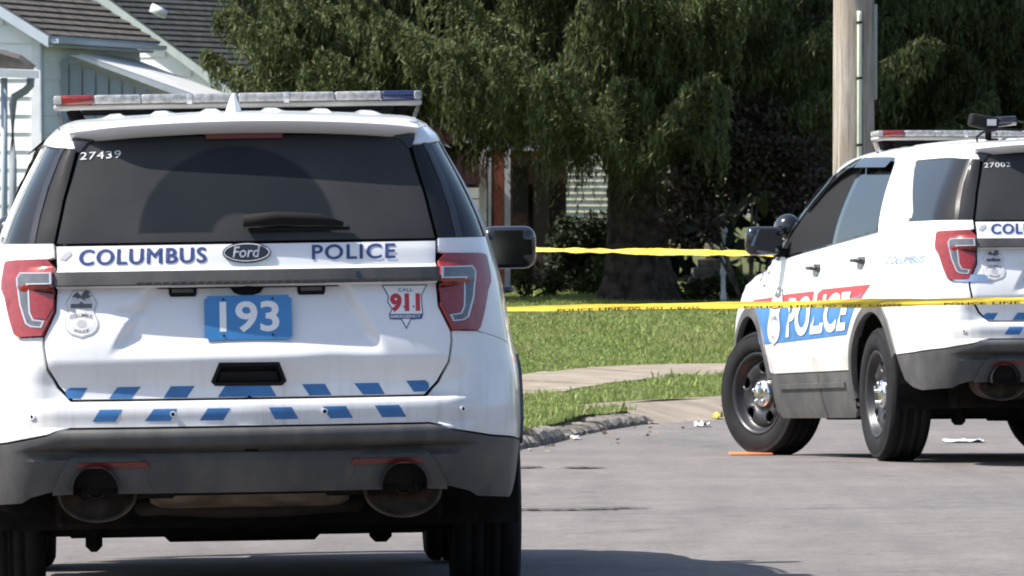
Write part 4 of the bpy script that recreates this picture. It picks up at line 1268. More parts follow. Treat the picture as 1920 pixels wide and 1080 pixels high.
xs = np.unique(np.concatenate([np.linspace(-300, -10, 8), np.linspace(-10, 12, 45), np.linspace(12, 300, 8)]))
ysr = np.unique(np.concatenate([np.linspace(-80, 14, 6), np.linspace(14, 62, 97), np.linspace(62, 900, 10)]))
XX, YY = np.meshgrid(xs, ysr)
ZZ = road_z(XX, YY)
nx = len(xs)
vv = np.stack([XX, YY, ZZ], -1).reshape(-1, 3)
ff = [(j * nx + i, j * nx + i + 1, (j + 1) * nx + i + 1, (j + 1) * nx + i) for j in range(len(ysr) - 1) for i in range(nx - 1)]
road = mk('road', vv, ff, M['asphalt'], smooth=True); tag(road, kind='structure')

# kerb line (x, y), running away from the camera and bending right
ZR = -.067
KERB = [(-7.5, 12), (-6.0, 24), (-4.2, 34), (-1.9, 42.5)] + [gpx(980, 840, ZR), gpx(1080, 816, ZR), gpx(1160, 801, ZR), gpx(1240, 791, ZR), gpx(1345, 784, ZR)] + [(2.6, 56.8), (4.5, 58.2), (8, 60), (16, 62.5), (60, 70)]
KERB = np.array(KERB)
def smooth_line(P, n):
    P = np.array(P, float)
    d = np.concatenate([[0], np.cumsum(np.linalg.norm(np.diff(P, axis=0), axis=1))])
    t = np.linspace(0, d[-1], n)
    fx = lut(list(zip(d, P[:, 0]))); fy = lut(list(zip(d, P[:, 1])))
    return np.stack([fx(t), fy(t)], 1)
KL = smooth_line(KERB, 260)
lawn_poly = [tuple(p) for p in KL[::4]] + [(300, 120), (300, 600), (-300, 600), (-300, 12)]
seg = np.concatenate([[0], np.cumsum(np.linalg.norm(np.diff(KL, axis=0), axis=1))])
def k_at(s): return np.array([np.interp(s, seg, KL[:, 0]), np.interp(s, seg, KL[:, 1])])
def s_near(p): return seg[np.argmin(((KL - np.array(p)) ** 2).sum(1))]
s_gap0, s_gap1 = s_near(gpx(1232, 795, ZR)), s_near(gpx(1420, 783, ZR))
def lawn_edge(extra=0.0):
    """turf stops behind the kerb stones and behind the apron"""
    out = []
    for q in np.linspace(.5, seg[-1] - 45, 260):
        p = k_at(q); d = k_at(q + .1) - k_at(q - .1); d /= np.linalg.norm(d)
        o = .15 + extra + .26 * float(sstep(s_gap0 + .1, s_gap0 + .6, q)) * (1 - float(sstep(s_gap1 + .8, s_gap1 + 1.2, q)))
        if -7.4 < p[0] < 15.5: out.append((p[0] - d[1] * o, p[1] + d[0] * o))
    return out
# fine mesh where it is seen, coarse beyond
def ground_patch(name, poly, hx, hy, zf, mat, dz=0.0, skirt=None):
    V2, T = fill(poly, hx, (), hy)
    P = np.column_stack([V2, zf(V2[:, 0], V2[:, 1]) + dz])
    fs = []
    for t in T:
        n = np.cross(P[t[1]] - P[t[0]], P[t[2]] - P[t[0]])
        fs.append(tuple(t) if n[2] > 0 else tuple(t[::-1]))
    if skirt:      # turf edge going down behind the kerb
        sk = np.array([q for q in skirt if q[1] > 13])
        n0 = len(P); z_ = zf(sk[:, 0], sk[:, 1])
        P = np.concatenate([P, np.column_stack([sk, z_ + .004]), np.column_stack([sk, z_ - .25])])
        for i in range(len(sk) - 1):
            fs.append((n0 + i, n0 + i + 1, n0 + len(sk) + i + 1, n0 + len(sk) + i))
    return mk(name, P, fs, mat, smooth=True)
near_k = lawn_edge()
lawn = ground_patch('lawn', near_k + [(16, 120), (-16, 120), (-16, 12), (-7.6, 12)], .8, .8, lawn_z, M['soil'], skirt=near_k); tag(lawn, kind='structure')
outer = ground_patch('terrain', [(-300, 12), (-16, 12), (-16, 120), (16, 120), (16, 62.6), (60, 70.2), (300, 120), (300, 800), (-300, 800)], 30, 30, lambda x, y: np.full(len(x), .38) - .345 * (1 - sstep(62, 88, y)), M['soil'])
tag(outer, kind='structure')

# sidewalk slabs, near edge and far edge of the walk
ZS = .075
NE = [(-6.2, 30), (-3.6, 42), (-1.6, 50.5), gpx(985, 741, ZS), gpx(1090, 724, ZS), gpx(1180, 712, ZS), gpx(1260, 703, ZS), gpx(1345, 699, ZS), (3.4, 65.4), (8, 67.2), (18, 70.5)]
FE = [(-7.5, 30.6), (-5.0, 43), (-2.8, 53), gpx(985, 702, ZS), gpx(1090, 691, ZS), gpx(1180, 687, ZS), gpx(1260, 685.5, ZS), gpx(1345, 685, ZS), (3.4, 67.6), (8, 69), (18, 72.2)]
nsl = 26
A_, B_ = smooth_line(NE, nsl * 6 + 1), smooth_line(FE, nsl * 6 + 1)
walk = empty('sidewalk'); tag(walk, kind='structure')
rs = random.Random(5)
for i in range(nsl):
    a, b = A_[i * 6:i * 6 + 7], B_[i * 6:i * 6 + 7]
    g = .004
    top, bot = [], []
    dz = rs.uniform(-.008, .010); tl = rs.uniform(-.006, .006)
    for k in range(7):
        kk = k / 6 * (1 - 2 * g) + g
        pa = a[0] * 0 + np.array([np.interp(kk, np.linspace(0, 1, 7), a[:, 0]), np.interp(kk, np.linspace(0, 1, 7), a[:, 1])])
        pb = np.array([np.interp(kk, np.linspace(0, 1, 7), b[:, 0]), np.interp(kk, np.linspace(0, 1, 7), b[:, 1])])
        for p, s_ in ((pa, -1), (pb, 1)):
            z = float(lawn_z(p[0], p[1]) * .35 + .65 * (.050 + .36 * sstep(62, 88, p[1]))) + .014 + dz + tl * s_
            top.append((p[0], p[1], z)); bot.append((p[0], p[1], z - .12))
    V = top + bot; n = 14
    fs = [(2 * k, 2 * k + 2, 2 * k + 3, 2 * k + 1) for k in range(6)]
    fs += [(2 * k, 2 * k + n, 2 * k + 2 + n, 2 * k + 2) for k in range(6)] + [(2 * k + 1, 2 * k + 3, 2 * k + 3 + n, 2 * k + 1 + n) for k in range(6)]
    fs += [(0, 1, 1 + n, n), (12, 12 + n, 13 + n, 13)]
    me = mk('slab', V, fs, M['concrete'], walk)
    bmx = bmesh.new(); bmx.from_mesh(me.data); bmesh.ops.recalc_face_normals(bmx, faces=bmx.faces); bmx.to_mesh(me.data); bmx.free()

# kerb stones: worn, some broken or sunk under the turf
kerb = empty('kerb'); tag(kerb, kind='structure')
s = 6.0
kr = random.Random(3)
while s < seg[-1] - 40:
    ln = kr.uniform(1.3, 2.1)
    mid = s + ln / 2
    if s_gap0 < mid < s_gap1:
        s += ln; continue
    n = 18; V = []
    sink = kr.uniform(-.035, .012); tilt = kr.uniform(-.02, .02)
    for k in range(n + 1):
        q = s + .012 + (ln - .024) * k / n
        p = k_at(q); d = k_at(q + .05) - k_at(q - .05); d = d / np.linalg.norm(d); nrm = np.array([-d[1], d[0]])
        zr = float(road_z(*p))
        hgt = .085 + sink * 1.2 + tilt * (k / n - .5) + kr.uniform(-.020, .018)
        w = .17 + kr.uniform(-.015, .015)
        prof = [(-.05, -.06), (-.04, hgt * .40 + kr.uniform(-.01, .01)), (-.005, hgt * .80), (.05, hgt * .97 + kr.uniform(-.006, .006)), (w - .03, hgt), (w + .03, hgt - .02), (w + .03, -.06)]
        for o_, z_ in prof: V.append((p[0] + nrm[0] * o_, p[1] + nrm[1] * o_, zr + z_))
    m_ = 7
    fs = [(k * m_ + j, k * m_ + j + 1, (k + 1) * m_ + j + 1, (k + 1) * m_ + j) for k in range(n) for j in range(m_ - 1)] + [tuple(range(m_))[::-1], tuple(n * m_ + j for j in range(m_))]
    o = mk('kerb_stone', V, fs, M['kerb'], kerb)
    bmx = bmesh.new(); bmx.from_mesh(o.data); bmesh.ops.recalc_face_normals(bmx, faces=bmx.faces); bmx.to_mesh(o.data); bmx.free()
    s += ln
# dropped kerb with a concrete apron
ap_n = [k_at(q) for q in np.linspace(s_gap0 - .1, s_gap1 + 1.0, 9)]
V = []
for i, p in enumerate(ap_n):
    d = k_at(s_near(p) + .2) - k_at(s_near(p) - .2); d /= np.linalg.norm(d); nrm = np.array([-d[1], d[0]])
    for o_, z_ in ((-.22, -.012), (0, .020), (.22, .080), (.46, .126)):
        q = p + nrm * o_
        V.append((q[0], q[1], float(road_z(*p)) + z_))
fs = [(k * 4 + j, (k + 1) * 4 + j, (k + 1) * 4 + j + 1, k * 4 + j + 1) for k in range(8) for j in range(3)]
apron = mk('driveway_apron', V, [f[::-1] for f in fs], M['concrete'], smooth=True); tag(apron, kind='structure')

# cracks and joints in the road: shallow ragged fillings
M['crack'] = pmat('crack_fill', (.075, .068, .06), .95, spec=.1, var=.4, vscale=30)
M['joint'] = pmat('pale_joint', (.25, .235, .235), .95, spec=.1, var=.25, vscale=20)
def ragged(name, pts, w, mat, seed):
    r = random.Random(seed); P = smooth_line(pts, 70); V = []
    off = 0
    for i, p in enumerate(P):
        off = off * .8 + r.uniform(-.3, .3) * w
        d = P[min(i + 1, 69)] - P[max(i - 1, 0)]; d /= np.linalg.norm(d); nrm = np.array([-d[1], d[0]])
        e = min(1, i / 6, (69 - i) / 6) + .05
        for sg in (-1, 1):
            q = p + nrm * (off + sg * w * e * r.uniform(.3, 1.0))
            V.append((q[0], q[1], float(road_z(q[0], q[1])) + .0068))
    fs = [(2 * i, 2 * i + 1, 2 * i + 3, 2 * i + 2) for i in range(69)]
    o = mk(name, V, [f[::-1] for f in fs], mat, road)
    return o
ragged('road_crack', [gpx(700, 966), gpx(980, 967), gpx(1100, 967), gpx(1226, 966)], .085, M['crack'], 1)
ragged('road_crack', [gpx(980, 889), gpx(1000, 887), gpx(1020, 887)], .08, M['crack'], 2)
ragged('road_crack', [gpx(1065, 889), gpx(1100, 888), gpx(1130, 889)], .10, M['crack'], 3)
ragged('road_crack', [gpx(1290, 845), gpx(1400, 843), gpx(1480, 840)], .03, M['crack'], 6)

# ------------------------------------------------------------------ grass blades
NEs, FEs = np.array(NE), np.array(FE)
walk_poly = [tuple(p) for p in A_[::3]] + [tuple(p) for p in B_[::3][::-1]]
apron_poly = [(V[4 * i + 1][0], V[4 * i + 1][1]) for i in range(9)] + [(V[4 * i + 3][0], V[4 * i + 3][1]) for i in range(9)][::-1]
kerb_in = lawn_edge(-.11)
turf_poly = kerb_in + [(30, 130), (-30, 130), (-30, 12)]
def blades(n, x0, x1, y0, y1, hmin, hmax, w0, ypow=1.0, edge_drop=True):
    X = RNG.uniform(x0, x1, n); Y = y0 + (y1 - y0) * RNG.uniform(0, 1, n) ** ypow
    pts = np.stack([X, Y], 1)
    k = pip(pts, turf_poly) & ~pip(pts, walk_poly) & ~pip(pts, apron_poly)
    return pts[k], hmin, hmax, w0
VV, FF = [], []; cnt = 0
def add_blades(spec):
    global cnt
    pts, hmin, hmax, w0 = spec
    n = len(pts)
    patch = .70 + .45 * np.sin(pts[:, 0] * 1.9 + np.sin(pts[:, 1] * .7) * 2) * np.cos(pts[:, 1] * .8 + pts[:, 0])
    h = RNG.uniform(hmin, hmax, n) * np.clip(patch, .5, 1.2) * np.where(RNG.random(n) < .06, 1.6, 1)
    a = RNG.uniform(0, 2 * math.pi, n); lean = RNG.uniform(.1, .75, n) * h
    la = RNG.uniform(0, 2 * math.pi, n)
    w = w0 * RNG.uniform(.6, 1.3, n)
    z = lawn_z(pts[:, 0], pts[:, 1]) - .01
    c, s_ = np.cos(a) * w, np.sin(a) * w
    b0 = np.stack([pts[:, 0] - c, pts[:, 1] - s_, z], 1); b1 = np.stack([pts[:, 0] + c, pts[:, 1] + s_, z], 1)
    mx_, my_ = np.cos(la) * lean, np.sin(la) * lean
    m0 = np.stack([pts[:, 0] - c * .8 + mx_ * .35, pts[:, 1] - s_ * .8 + my_ * .35, z + h * .62], 1)
    m1 = np.stack([pts[:, 0] + c * .8 + mx_ * .35, pts[:, 1] + s_ * .8 + my_ * .35, z + h * .62], 1)
    tp = np.stack([pts[:, 0] + mx_, pts[:, 1] + my_, z + h], 1)
    VV.append(np.stack([b0, b1, m1, m0, tp], 1).reshape(-1, 3))
    i = np.arange(n) * 5 + cnt
    FF.append((i, n)); cnt += n * 5
add_blades(blades(150000, -1.2, 3.2, 46.5, 68, .022, .060, .0042))
add_blades(blades(230000, -1.6, 5.0, 66, 90, .026, .068, .0058))
add_blades(blades(40000, -14, 14, 36, 95, .05, .10, .010))
allv = np.concatenate(VV)
me = bpy.data.meshes.new('grass')
nb = len(allv) // 5
idx = np.arange(nb) * 5
loops = np.stack([idx, idx + 1, idx + 2, idx + 3, idx + 3, idx + 2, idx + 4], 1).reshape(-1)
me.vertices.add(len(allv)); me.vertices.foreach_set('co', allv.astype(np.float32).ravel())
me.loops.add(len(loops)); me.loops.foreach_set('vertex_index', loops.astype(np.int32))
starts = np.stack([np.arange(nb) * 7, np.arange(nb) * 7 + 4], 1).reshape(-1); tot = np.tile([4, 3], nb)
me.polygons.add(2 * nb); me.polygons.foreach_set('loop_start', starts.astype(np.int32)); me.polygons.foreach_set('loop_total', tot.astype(np.int32))
me.update(calc_edges=True); me.validate()
me.materials.append(M['grass'])
go = bpy.data.objects.new('grass', me); COL.objects.link(go)
tag(go, 'short green grass of the lawn and the verge', 'grass', kind='stuff')

# ------------------------------------------------------------------ foliage helpers
def quads_obj(name, Q, mat, parent=None):
    """Q: (n, 4, 3)"""
    n = len(Q)
    me = bpy.data.meshes.new(name)
    me.vertices.add(4 * n); me.vertices.foreach_set('co', Q.astype(np.float32).ravel())
    me.loops.add(4 * n); me.loops.foreach_set('vertex_index', np.arange(4 * n, dtype=np.int32))
    me.polygons.add(n); me.polygons.foreach_set('loop_start', np.arange(0, 4 * n, 4, dtype=np.int32)); me.polygons.foreach_set('loop_total', np.full(n, 4, np.int32))
    me.update(calc_edges=True)
    me.materials.append(mat)
    o = bpy.data.objects.new(name, me); COL.objects.link(o)
    if parent: o.parent = parent
    return o

def diamonds(C, D, Wd, L, rng):
    """leaf diamonds: centre C, axis D (unit), widths, lengths"""
    n = len(C)
    r = rng.normal(size=(n, 3)); S = np.cross(D, r); S /= np.linalg.norm(S, axis=1, keepdims=True) + 1e-9
    a = D * (L / 2)[:, None]; b = S * (Wd / 2)[:, None]
    return np.stack([C - a, C + b - a * .1, C + a, C - b - a * .1], 1)

def unit(v): return v / (np.linalg.norm(v, axis=-1, keepdims=True) + 1e-9)

M['bark'] = pmat('spruce_bark', (.034, .027, .023), .95, spec=.1, col2=(.125, .098, .082), vscale=9, bump=1.0, bscale=16, detail=9)
M['needle'] = leafmat('spruce_needles', [(.032, .050, .019), (.062, .088, .031), (.100, .130, .044), (.165, .190, .066), (.056, .080, .033), (.13, .118, .062)], trans=.32)
M['needle_shaded'] = leafmat('shaded_spruce_needles', [(.030, .044, .017), (.052, .070, .023), (.076, .094, .031), (.085, .078, .040)], trans=.18)  # spruce needles again, coloured darker for the shade their tree stands in

def spruce(name, X, Y, H, R, z0, n_low, seed, mat, label, dens=1.0, z_det=5.2, trunk_r=.34, front=.35):
    rng = np.random.default_rng(seed)
    g = float(lawn_z(X, Y))
    root = empty(name, (X, Y, g)); tag(root, label, 'tree', 'spruces behind the lawn')
    # trunk with root flare
    V, Fc = [], []; nr, ns = 26, 26
    zs = np.concatenate([[0, .06, .15, .3, .5, .8], np.linspace(1.1, H, nr - 6)])
    for k, z in enumerate(zs):
        r0 = trunk_r * (1 - .93 * z / H) + .22 * math.exp(-z / .22)
        for i in range(ns):
            a = 2 * math.pi * i / ns
            rr = r0 * (1 + .05 * math.sin(5 * a + seed + z * .7) + .04 * math.sin(9 * a - z * 1.3) + .10 * math.exp(-z / .3) * math.sin(5 * a + 1))
            V.append((rr * math.cos(a), rr * math.sin(a), z - .05))
    for k in range(len(zs) - 1):
        for i in range(ns):
            j = (i + 1) % ns
            Fc.append((k * ns + i, k * ns + j, (k + 1) * ns + j, (k + 1) * ns + i))
    tr = mk('trunk', V, Fc, M['bark'], root, smooth=True)
    # limbs
    LV, LF = [], []; Q = []
    limbs = []
    zz = z0
    while zz < z_det:
        for _ in range(n_low): limbs.append((zz + rng.uniform(-.2, .2), rng.uniform(0, 2 * math.pi) if rng.random() > front else rng.normal(-1.57, .55), 1))
        zz += .36
    while zz < H - .5:
        for _ in range(max(4, int(n_low * .55))): limbs.append((zz + rng.uniform(-.25, .25), rng.uniform(0, 2 * math.pi), 0))
        zz += .7
    for (z, az, fine) in limbs:
        ln = R * (max(.05, 1 - max(0, z - z0 - 1) / (H - z0))) ** .85 * rng.uniform(.72, 1.12)
        d = np.array([math.cos(az), math.sin(az), 0]); sd = np.array([-d[1], d[0], 0])
        curve = rng.uniform(-.25, .25)
        t = np.linspace(0, 1, 9)
        sag = .16 * ln * rng.uniform(.6, 1.5)
        pts = d[None] * (t * ln)[:, None] + sd[None] * (curve * ln * t ** 2 * .5)[:, None] + np.array([0, 0, 1.])[None] * (z + .05 * ln * t - sag * np.sin(math.pi * t * .8) + .10 * ln * t ** 3)[:, None]
        v, f = tube([tuple(p) for p in pts], list(np.interp(t, [0, 1], [.045 if fine else .06, .008])), 5)
        b = len(LV); LV += v; LF += [tuple(i + b for i in q) for q in f]
        # fans of side shoots
        m = int((70 if fine else 15) * ln * dens)
        tt = rng.uniform(.18, 1, m) ** .8
        P = np.stack([np.interp(tt, t, pts[:, k]) for k in range(3)], 1)
        side = rng.choice([-1, 1], m); wid = (.16 + .42 * np.sin(math.pi * np.clip(tt, 0, 1)) ** .7) * rng.uniform(.3, 1, m) * (1 if fine else 1.8)
        B0 = P + sd[None] * (side * wid)[:, None] + d[None] * (wid * .5)[:, None] + np.array([0, 0, 1.])[None] * (-wid * .18 + rng.uniform(-.03, .05, m))[:, None]
        # upper tufts along the shoot
        ks = 6 if fine else 2
        for k in range(ks):
            q = rng.uniform(0, 1, m)
            C = P * (1 - q[:, None]) + B0 * q[:, None] + rng.normal(size=(m, 3)) * .02
            Dr = unit(B0 - P + rng.normal(size=(m, 3)) * .20 + np.array([0, 0, -.10]))
            Q.append(diamonds(C, Dr, rng.uniform(.014, .030, m) * (1 if fine else 3.6), rng.uniform(.05, .11, m) * (1 if fine else 3.6), rng))
        # hanging strings
        hl = rng.uniform(.04, .36, m) * np.where(rng.random(m) < .18, 1.9, 1) * (1 if fine else 1.5) * (.5 + .7 * np.sin(math.pi * tt))
        kh = 10 if fine else 2
        sway = rng.normal(size=(m, 3)) * .10
        for k in range(kh):
            q = (k + rng.uniform(0, 1, m)) / kh
            C = B0 + np.array([0, 0, -1.])[None] * (hl * q)[:, None] + sway * (hl * q)[:, None] + rng.normal(size=(m, 3)) * .012
            Dr = unit(np.array([0, 0, -.8])[None] + sway + rng.normal(size=(m, 3)) * .30)
            Q.append(diamonds(C, Dr, rng.uniform(.012, .026, m) * (1.1 - .4 * q) * (1 if fine else 4.0), rng.uniform(.065, .14, m) * (1 if fine else 3.6), rng))
    mk('limbs', LV, LF, M['bark'], root, smooth=True)
    quads_obj('crown', np.concatenate(Q), mat, root)
    return root

def leaf_cloud(C, n, sx, sy, sz, size, rng, clumps=14, hollow=.35):
    cc = rng.normal(size=(clumps, 3)); cc = unit(cc) * rng.uniform(.35, .95, (clumps, 1))
    cc[:, 2] = np.abs(cc[:, 2]) * 1.0 * np.sign(rng.uniform(-.8, 1, clumps))
    k = rng.integers(0, clumps, n)
    r = unit(rng.normal(size=(n, 3))) * (rng.uniform(0, 1, (n, 1)) ** hollow) * .42
    P = (cc[k] + r) * np.array([sx, sy, sz]) + np.array(C)
    D = unit(rng.normal(size=(n, 3)) + np.array([0, 0, -.25]))
    return diamonds(P, D, size * rng.uniform(.5, 1.0, n), size * rng.uniform(.9, 1.7, n), rng)

def shrub(name, X, Y, parts, mat, label, seed, size, cat='shrub', stem_h=.6, group=None):
    rng = np.random.default_rng(seed)
    g = float(lawn_z(X, Y))
    root = empty(name, (X, Y, g)); tag(root, label, cat, group)
    Q = [leaf_cloud((x, y, z), n, sx, sy, sz, size, rng) for (x, y, z, sx, sy, sz, n) in parts]
    q = np.concatenate(Q); q[..., 2] = np.maximum(q[..., 2], .0)
    quads_obj('foliage', q, mat, root)
    V, Fc = [], []
    for _ in range(7):
        a = rng.uniform(0, 6.28); x, y, z, sx, sy, sz, n = parts[rng.integers(0, len(parts))]
        v, f = tube([(rng.uniform(-.06, .06), rng.uniform(-.06, .06), -.05), (x * .5 + rng.uniform(-.1, .1), y * .5, z * .5), (x + sx * .5 * math.cos(a), y + sy * .5 * math.sin(a), z + sz * .2)], [.022, .015, .006], 5)
        b = len(V); V += v; Fc += [tuple(i + b for i in p) for p in f]
    mk('stems', V, Fc, M['bark'], root, smooth=True)
    return root

sA = spruce('spruce_tree', *at(1195, 540, 85)[:2], 15, 4.1, 2.3, 11, 21, M['needle'], 'tall spruce with thick bare trunk and drooping branches over the lawn', dens=1.0, front=.15)
sB = spruce('spruce_tree', *at(748, 540, 85.5)[:2], 12, 2.05, 2.35, 11, 33, M['needle'], 'spruce with drooping branches beside the white sided houses', dens=1.15, trunk_r=.22, front=.15)
sC = spruce('spruce_tree', *at(1800, 540, 88)[:2], 14, 3.0, 2.4, 9, 45, M['needle_shaded'], 'shaded spruce standing behind the utility pole', dens=1.0, trunk_r=.3)

M['burgundy'] = leafmat('burgundy_leaves', [(.022, .014, .012), (.040, .026, .021), (.075, .050, .042), (.04, .036, .022), (.15, .115, .10)], trans=.2)  # palest tone stands in for the leaves that catch the sun
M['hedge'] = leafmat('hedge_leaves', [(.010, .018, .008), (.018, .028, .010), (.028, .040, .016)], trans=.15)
M['green_leaf'] = leafmat('low_plant_leaves', [(.03, .05, .015), (.06, .085, .022), (.10, .11, .035), (.045, .065, .02)], trans=.3)
M['wood_leaf'] = leafmat('dense_wood_leaves', [(.010, .016, .007), (.018, .026, .010), (.026, .036, .014), (.014, .02, .01)], trans=.12)

def sh(px, D): return ((px - 960) * D / FPX)
x1, y1 = sh(1400, 82.5), 82.5
shrub('burgundy_shrub', x1, y1, [(-.40, 0, 1.40, .50, .45, .50, 2000), (.35, .1, 1.55, .62, .5, .6, 2600), (-.05, .1, 1.95, .55, .45, .40, 1500), (-.55, 0, 1.0, .40, .4, .4, 900), (.6, 0, 1.0, .45, .4, .5, 1600)], M['burgundy'], 'dark burgundy leaved shrub in the shade of the spruces', 51, .055)
shrub('clipped_hedge', sh(1085, 89), 89, [(-.14, 0, .55, .25, .35, .38, 2200), (.16, 0, .57, .25, .35, .38, 2200), (0, 0, .36, .40, .4, .32, 1800)], M['hedge'], 'dark clipped hedge below the cream wall', 52, .05)
shrub('low_shrub', sh(1130, 86), 86, [(0, 0, .22, .34, .3, .22, 900), (.3, 0, .18, .25, .25, .18, 600)], M['green_leaf'], 'low green shrub at the foot of the spruce trunk', 53, .055)
shrub('low_shrub', sh(985, 86.5), 86.5, [(0, 0, .25, .16, .2, .28, 400), (.25, .1, .15, .2, .2, .2, 400)], M['green_leaf'], 'straggly dry plant at the edge of the lawn before the porch', 54, .05)
shrub('low_shrub', sh(1355, 85), 85, [(0, 0, .16, .22, .2, .16, 600), (.3, 0, .15, .22, .2, .16, 600), (-.3, .1, .12, .2, .2, .12, 350)], M['green_leaf'], 'leafy yellow green plants round the foot of the white post', 55, .05)
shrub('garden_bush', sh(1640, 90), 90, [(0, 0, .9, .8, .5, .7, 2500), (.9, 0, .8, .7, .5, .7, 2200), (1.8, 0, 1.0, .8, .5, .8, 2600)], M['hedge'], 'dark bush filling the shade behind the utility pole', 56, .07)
shrub('garden_bush', sh(30, 77), 77, [(0, 0, .65, .35, .3, .45, 1500), (-.3, .0, .6, .3, .3, .4, 900)], M['green_leaf'], 'yellow green bush below the downspout of the white house', 57, .05)

# the wood behind and the trees round the rest of the street: nobody could count them
def wood(name, spans, seed, leaf, label):
    rng = np.random.default_rng(seed); Q = []
    for (xa, ya, xb, yb, n, hgt, dep) in spans:
        t = rng.uniform(0, 1, n); L_ = math.hypot(xb - xa, yb - ya)
        nx_, ny_ = -(yb - ya) / L_, (xb - xa) / L_
        crown = hgt * (.72 + .18 * np.sin(t * L_ * .55 + seed) + .12 * np.sin(t * L_ * 1.4))
        z = rng.uniform(0, 1, n) ** .8 * crown
        d = rng.normal(size=n) * dep * .5
        P = np.stack([xa + (xb - xa) * t + nx_ * d, ya + (yb - ya) * t + ny_ * d, z], 1)
        D = unit(rng.normal(size=(n, 3)) + np.array([0, 0, -.4]))
        Q.append(diamonds(P, D, leaf * rng.uniform(.5, 1.1, n), leaf * rng.uniform(.9, 1.8, n), rng))
    o = quads_obj(name, np.concatenate(Q), M['wood_leaf'])
    tag(o, label, 'trees', kind='stuff')
    return o
wood('distant_wood', [(-3.0, 113, 22, 113, 60000, 16, 3.0), (-26, 118, -2, 115, 26000, 16, 3.0)], 61, .30, 'dark wood closing the view behind the spruces')
wood('street_trees', [(-42, -30, 42, -30, 24000, 11, 4), (-34, -30, -34, 60, 16000, 9, 4), (40, -30, 40, 90, 12000, 10, 4)], 62, .5, 'leafy trees lining the rest of the street')
# ------------------------------------------------------------------ houses
M['siding'] = pmat('white_siding', (.84, .85, .86), .55, spec=.3, var=.05, vscale=2)
M['trim_blue'] = pmat('pale_blue_trim', (.50, .56, .62), .5, var=.05)
M['trim_grey'] = pmat('grey_green_trim', (.34, .39, .37), .6, var=.1)
M['shingle'] = pmat('brown_grey_shingle', (.115, .105, .095), .95, spec=.1, var=.35, vscale=9, bump=.6, bscale=60, detail=8)
M['shingle_dark'] = pmat('dark_shingle', (.060, .064, .062), .95, spec=.1, var=.3, vscale=9, bump=.6, bscale=60, detail=8)
M['metal_roof'] = pmat('pale_awning_metal', (.55, .55, .53), .5, var=.1, vscale=3)
M['slat_grey'] = pmat('blue_grey_slats', (.36, .41, .47), .5, var=.06)
M['downspout'] = pmat('grey_downspout', (.30, .34, .38), .45, var=.1)
M['brick'] = pmat('red_brick', (.26, .075, .050), .9, spec=.15, var=.3, vscale=16, bump=.4, bscale=40)
M['brick_brown'] = pmat('brown_brick', (.060, .038, .032), .9, spec=.15, var=.35, vscale=14, bump=.4, bscale=40)
M['door_wood'] = pmat('brown_door', (.075, .048, .040), .6, var=.2)
M['maroon'] = pmat('maroon_canvas', (.055, .014, .014), .8, var=.25, vscale=5)
M['cream'] = pmat('cream_siding', (.72, .70, .52), .6, var=.06)
M['white_paint'] = pmat('white_paint', (.74, .75, .77), .5, var=.08, vscale=6)
M['pole_wood'] = None

def board_mesh(name, L, h, t, mat, parent, loc, ax, up, out, lap=.010, l2=None):
    """a lapped board: length L along ax, height h, its foot standing out from the wall; l2 = length of the top edge (rake cut on the far end)"""
    l2 = L if l2 is None else l2
    ax, up, out, loc = map(np.array, (ax, up, out, loc))
    V = []
    for (u, w, o) in ((0, 0, lap + t), (L, 0, lap + t), (l2, h, t * .4), (0, h, t * .4), (0, 0, 0), (L, 0, 0), (l2, h, 0), (0, h, 0)):
        V.append(loc + ax * u + up * w + out * o)
    fs = [(0, 1, 2, 3), (5, 4, 7, 6), (4, 5, 1, 0), (3, 2, 6, 7), (1, 5, 6, 2), (4, 0, 3, 7)]
    o = mk(name, V, fs, mat, parent)
    bmx = bmesh.new(); bmx.from_mesh(o.data); bmesh.ops.recalc_face_normals(bmx, faces=bmx.faces); bmx.to_mesh(o.data); bmx.free()
    return o

def prism(name, pts, vec, mat, parent=None):
    """polygon of world points pushed along vec"""
    P = [np.array(p, float) for p in pts]; v = np.array(vec, float); n = len(P)
    V = P + [p + v for p in P]
    fs = [tuple(range(n)), tuple(range(2 * n - 1, n - 1, -1))] + [(i, i + n, (i + 1) % n + n, (i + 1) % n) for i in range(n)]
    o = mk(name, V, fs, mat, parent)
    bmx = bmesh.new(); bmx.from_mesh(o.data); bmesh.ops.recalc_face_normals(bmx, faces=bmx.faces); bmx.to_mesh(o.data); bmx.free()
    return o

